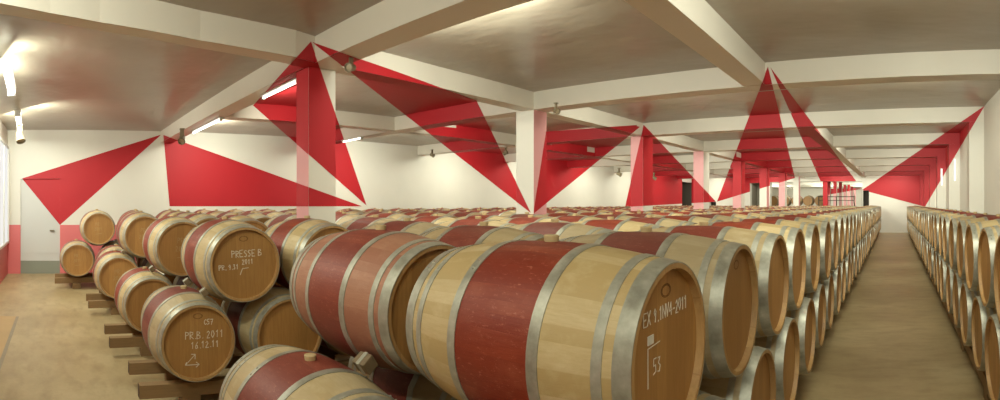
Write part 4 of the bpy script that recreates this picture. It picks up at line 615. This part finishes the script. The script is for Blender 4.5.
mb = MB(); mb.box((L2-.031, -.135, .055), (L2-.0275, -.095, .083)); c = link('paper_tag', mb.mesh('paper_tag', ['paper']), b0); c['label'] = 'small white tag'
chalk(has(3, 1, 0), [('PRESSE B', -.105, .06, .052), ('2011', -.02, .0, .038), ('PR. 9.31', -.215, -.035, .038), ([[(0, 0), (.5, 1), (1.6, 1.1)]], -.04, -.08, .045)], .0058)
chalk(has(3, 0, 0), [('PR.B. 2011', -.10, .03, .055), ('16.12.11', -.055, -.045, .05), (ARROW, -.10, -.17, .085), ('C57', .05, .135, .04)], .0058)
for kk in ((4, 1, 0), (6, 1, 0), (6, 0, 0), (8, 1, 0), (8, 0, 0)):
    if has(*kk): chalk(has(*kk), [('PR', -.06, .06, .06), ('2011', -.08, -.03, .055), ([[(0, 0), (1, .1)]], -.06, -.1, .12)], .005, .66, 'faint_chalk')
# burnt cooper's oval near the top of the nearest heads
def stamp(o):
    mb = MB(); x = L2-.029
    for r in (.036, .030):
        for j in range(20):
            a, b_ = math.tau*j/20, math.tau*(j+1)/20
            f = lambda t, q: (x, q*math.cos(t)*1.1, .205+q*math.sin(t)*.62)
            mb.face([f(a, r), f(b_, r), f(b_, r-.003), f(a, r-.003)])
    c = link('burnt_stamp', mb.mesh('burnt_stamp', ['stamp']), o); c['label'] = 'faint burnt oval mark'
for kk in ((0, 1, 0), (0, 1, 1), (3, 1, 0), (3, 0, 0)): stamp(has(*kk))

# ----------------------------------------------------------------------------- racks under the barrels
def rack(k, c, y0_, y1, label):
    o = link('barrel_rack', None, loc=(c, y0_, 0))
    for s in (-.3, .3):
        mb = MB(); n = 8
        for j in range(n):
            a, b_ = y0_+(y1-y0_)*j/n, y0_+(y1-y0_)*(j+1)/n
            xa, xb = c+s+flare(k, a) if k is not None else c+s, c+s+flare(k, b_) if k is not None else c+s
            pts = [(xa-.045-c, a-y0_), (xa+.045-c, a-y0_), (xb+.045-c, b_-y0_), (xb-.045-c, b_-y0_)]
            mb.prism(pts, .10, .205, 0, {0: 1} if j == 0 else None)
        r = link('rail', mb.mesh('rail', ['rail', 'rail_end']), o)
        yy = .42
        while y0_+yy < min(y1, y0_+5):
            mb = MB(); x = s+(flare(k, y0_+yy) if k is not None else 0)
            mb.box((x-.04, yy-.08, 0), (x+.04, yy+.08, .1)); link('foot', mb.mesh('foot', ['rail']), o); yy += 1.56
    tag(o, label, 'rack', 'barrel racks'); return o
RL = ['timber barrel rack under the row along the aisle', 'timber barrel rack under the second row from the aisle', 'timber barrel rack under the third row from the aisle',
      'timber rack under the chalked PRESSE B and PR.B. barrels', 'timber rack just behind the chalked barrels, its two rail ends poking out', 'timber barrel rack under the sixth row from the aisle',
      'timber rack third from the white door', 'timber rack second from the white door', 'timber rack nearest the white door']
for k, (c, yl, yt) in enumerate(ROWS): rack(k, c, (yl-.44 if k not in (5, 7) else yl-.3), 29.3, RL[k])
rack(None, 1.10, 2.4, 28.4, 'timber barrel rack under the stack along the right wall')

# wooden chocks wedged between the tiers
def chock(x, y, z, rz, label, h=.026):
    mb = MB(); mb.box((-.042, -h, -h), (.042, h, h)); mb.box((-.012, -h-.003, -h-.003), (.012, h+.003, h+.003), 1)
    o = solid(link('wooden_chock', mb.mesh('wooden_chock', ['chock', 'steel']), loc=(x, y, z), rot=(.65, 0, rz)), .004)
    tag(o, label, 'chock', 'chocks between the barrels')
chock(-2.02, 1.315, .925, .1, 'square wooden chock under the reddish barrel at front centre', .033)
chock(-4.14, 1.165, .93, 0, 'wooden chock between the PRESSE B barrel and the PR.B. barrel below')
chock(-4.72, 1.165, .93, 0, 'wooden chock behind the PR.B. barrel under the PRESSE B barrel')
chock(-5.72, 1.02, .93, 0, 'wooden chock under the half hidden upper barrel behind PRESSE B')
chock(-7.8, .965, .93, 0, 'wooden chock under the upper front barrel of the third row from the door')

# barrels and a handrail in the hall beyond the opening
HX = [-7.55+.735*k for k in range(8)]
for k, cx_ in enumerate(HX):
    for t in range(3 if k < 5 else 2):
        o = link('wine_barrel', ME['low'], loc=(cx_, 33.2, .352+t*.716), rot=(0, 0, math.pi/2))
        tag(o, '%s barrel of the %s end-on stack from the left, seen through far opening' % (['bottom', 'second', 'third'][t], ordinal(k+1)), 'barrel', 'barrels beyond the far opening')
o = link('handrail', None, loc=(-3.2, 31.0, 0)); mb = MB(); mb.tube([(-1.2, 0, 2.02), (.9, 0, 2.02)], .025); mb.tube([(-1.2, 0, 1.8), (.9, 0, 1.8)], .018); link('rail', mb.mesh('rail', ['cable']), o)
for x in (-1.2, -.15, .9):
    mb = MB(); mb.tube([(x, 0, 0), (x, 0, 2.05)], .03); link('post', mb.mesh('post', ['cable']), o)
tag(o, 'dark metal handrail seen through the far opening', 'handrail')

# ----------------------------------------------------------------------------- lamps
def tube_lamp(a, b_, label, group, r=.02, hw=.05, drop=0):
    """a batten: housing, tube and two end caps; a and b_ are the ends of its tube"""
    a, b_ = Vector(a), Vector(b_); c = (a+b_)/2; d = b_-a; l = d.length; d.normalize()
    side = d.cross(Vector((0, 0, 1))).normalized() if abs(d.z) < .9 else Vector((0, 1, 0)); up = side.cross(d)
    rot = Matrix((d, side, up)).transposed().to_4x4()
    o = link('fluorescent_lamp', None); o.matrix_world = Matrix.Translation(c) @ rot
    mb = MB(); mb.box((-l/2-.04, -hw, r+.006), (l/2+.04, hw, r+.022)); solid(link('housing', mb.mesh('housing', ['lamp_body']), o), .006)
    mb = MB(); mb.tube([(-l/2, 0, 0), (l/2, 0, 0)], r, 12); link('tube', mb.mesh('tube', ['tube']), o)
    for s in (-1, 1):
        mb = MB(); mb.box((s*l/2-.012, -r-.008, -r-.006), (s*l/2+.012, r+.008, r+.008)); link('end_cap', mb.mesh('end_cap', ['lamp_body']), o)
    for s in (-1, 1) if drop else ():
        mb = MB(); mb.tube([(s*l*.35, 0, r+.02), (s*l*.35, 0, drop+.03)], .008, 6); link('hanger', mb.mesh('hanger', ['lamp_body']), o)
    return tag(o, label, 'lamp', group)
LG = 'fluorescent battens'
def at_px(t, y, z): return (y*math.tan(t), y, z)
tube_lamp((-10.25, 2.66, BEAM-.04), (-8.45, 2.67, BEAM-.04), 'lit fluorescent batten under the beam above the red wall panel', LG, .016)
tube_lamp((-6.55, 2.66, BEAM-.036), (-5.5, 2.66, BEAM-.036), 'lit fluorescent batten under the beam just left of the first column', LG, .013)
tube_lamp((-10.4, 6.18, BEAM-.04), (-9.6, 6.16, BEAM-.04), 'small lit fluorescent batten under the second beam, right of the first column', LG, .014)
tube_lamp((-7.3, -.64, CEIL-.17), (-5.9, -.58, CEIL-.17), 'lit fluorescent batten on the ceiling at the left, the nearer of two', LG, .05, .065, .14)
tube_lamp((-11.0, -.80, CEIL-.15), (-9.2, -.70, CEIL-.15), 'lit fluorescent batten on the ceiling near the door, the farther of two', LG, .045, .06, .12)

def area_light(x, y, z, w, power, aim):  # bare area light without a lamp body
    l = bpy.data.lights.new('area_light', 'AREA'); l.shape = 'RECTANGLE'; l.size = w; l.size_y = .12; l.energy = power; l.color = LCOL
    o = bpy.data.objects.new('area_light', l); COL.objects.link(o); o.location = (x, y, z)
    o.rotation_euler = Vector(aim).to_track_quat('-Z', 'Y').to_euler(); return o
LCOL = (.95, 1.0, .84); POW = 60
# unseen area lights, without fixtures, standing for battens behind every beam
bays = [(-11.6, -9.2), (-8.0, -5.9), (-4.3, -2.2), (-1.0, .9)]
for j, (nr, fr) in enumerate(PLAN['TRANS']):
    ys = lambda x: min(fr, key=lambda p: abs(p[0]-x))[1]
    for i, (xa, xb) in enumerate(bays):
        xa2, xb2 = xa, xb; y = max(ys(xa2), ys(xb2))+.12; xm = (xa2+xb2)/2
        area_light(xm, y+(.2 if i == 0 else 0), BEAM+.12, .4 if i == 0 else 1.3, POW*(.95 if i == 0 else 1)*(.65 if j == 7 else .85 if j == 6 else 1), ((-1.0, 0, -.25, -.25)[i], 1.0, -.4))
# the bay around the eye: bare area lights, the right-hand pair added without lamps
for xm, p, a in ((-9.5, 2.3, (-.7, .9, -.95)), (-6.2, 1.6, (-.3, 1, -.6)), (-2.4, 1.0, (-1, 1, -.3)), (.4, .8, (-.3, 1, -.35))):
    area_light(xm, -.75, CEIL-.14, 1.3, POW*p, a)
for y in (33, 39, 45, 51, 57):
    for x in (-10, -6, -2.5): area_light(x, y, BEAM-.06, 1.3, POW*1.0, (0, 1, -.5))

# small spotlights clamped to the beams
def spot(x, y, z, aim, label, size=.1):
    o = link('spotlight', None, loc=(x, y, z))
    a = Vector(aim).normalized(); q = a.to_track_quat('X', 'Z')
    mb = MB(); mb.lathe([(-.07, .02), (-.06, .045), (.02, .05), (.055, .06), (.07, .062), (.07, .05), (.05, .046)], 18, 0); h = link('housing', mb.mesh('housing', ['spot_body'], 35), o); h.rotation_mode = 'QUATERNION'; h.rotation_quaternion = q
    mb = MB(); mb.lathe([(.05, .046), (.052, .03), (.054, .001)], 18, 0); g_ = link('lens', mb.mesh('lens', ['spot_glass'], 60), o); g_.rotation_mode = 'QUATERNION'; g_.rotation_quaternion = q
    mb = MB(); mb.box((-.012, -.03, .04), (.012, .03, .16)); mb.box((-.035, -.035, .15), (.035, .035, .165)); link('bracket', mb.mesh('bracket', ['spot_body']), o)
    o.scale = (size/.1,)*3
    tag(o, label, 'spotlight', 'spotlights')
def px(x, y, z): t = (x-893.8)/532; dd = (z-EYE)*532/(203-y); return (dd*math.sin(t), dd*math.cos(t), z)
spot(*px(351, 67.5, 2.98), (.45, -.9, -.2), 'round spotlight under the beam crossing above the first column', .075)
spot(*px(556, 111, 2.94), (.9, -.3, -.25), 'dark spotlight under the beam right of the central column', .07)
spot(*px(432, 155, 2.90), (.9, .2, -.4), 'spotlight high on the side wall between the first and central columns', .085)
spot(*px(506, 153, 2.93), (-.9, -.2, -.2), 'spotlight just left of the central column', .085)
spot(*px(182, 139, 2.86), (.7, -.3, -.7), 'spotlight at the top of the red wall panel near its corner', .12)
spot(*px(20, 137, 2.85), (.4, .2, -.8), 'spotlight hanging above the white door', .14)
spot(*px(619, 174, 2.90), (.9, .1, -.4), 'tiny spotlight on the side wall left of the third column', .16)
spot(*px(654, 178, 2.90), (.9, .1, -.4), 'tiny spotlight on the red wall right of the third column', .16)
# upright lamps on the pilasters of the right wall
for k, yy in ((2, 0), (3, 0)):
    p = PLAN['PIL'][k]; x = p[0][0]+.14; y = p[0][1]-.06
    o = link('wall_lamp', None, loc=(x, y, 2.45)); mb = MB(); mb.tube([(0, 0, -.26), (0, 0, .26)], .02, 10); link('tube', mb.mesh('tube', ['dim_tube']), o)
    mb = MB(); mb.box((-.04, .03, -.28), (.04, .055, .28)); link('housing', mb.mesh('housing', ['lamp_body']), o)
    tag(o, ['upright white lamp on the right wall, the nearer of two', 'upright white lamp on the right wall, the farther of two'][k-2], 'lamp', 'upright wall lamps')

# ----------------------------------------------------------------------------- world, camera, view
w = bpy.data.worlds.new('world'); scn.world = w; w.use_nodes = True
w.node_tree.nodes['Background'].inputs[0].default_value = (1, .95, .88, 1); w.node_tree.nodes['Background'].inputs[1].default_value = .05

cam = bpy.data.cameras.new('camera'); co = bpy.data.objects.new('camera', cam); COL.objects.link(co); scn.camera = co
# a rotating panoramic camera: straight uprights, 107 degrees wide
F = 532.0
cam.type = 'PANO'; cam.panorama_type = 'CENTRAL_CYLINDRICAL'
cam.central_cylindrical_radius = 1.0
cam.central_cylindrical_range_u_min = -500/F; cam.central_cylindrical_range_u_max = 500/F
cam.central_cylindrical_range_v_min = -(400-203)/F; cam.central_cylindrical_range_v_max = 203/F
co.location = (0, 0, EYE)
co.rotation_euler = (math.pi/2, 0, (893.8-500)/F)
cam.clip_end = 200

scn.view_settings.view_transform = 'Standard'; scn.view_settings.look = 'None'; scn.view_settings.gamma = 1
scn.view_settings.use_curve_mapping = False; scn.view_settings.exposure = 0.0
scn.cycles.use_denoising = True
scn.cycles.max_bounces = 8; scn.cycles.diffuse_bounces = 5; scn.cycles.glossy_bounces = 3
scn.cycles.sample_clamp_indirect = 6
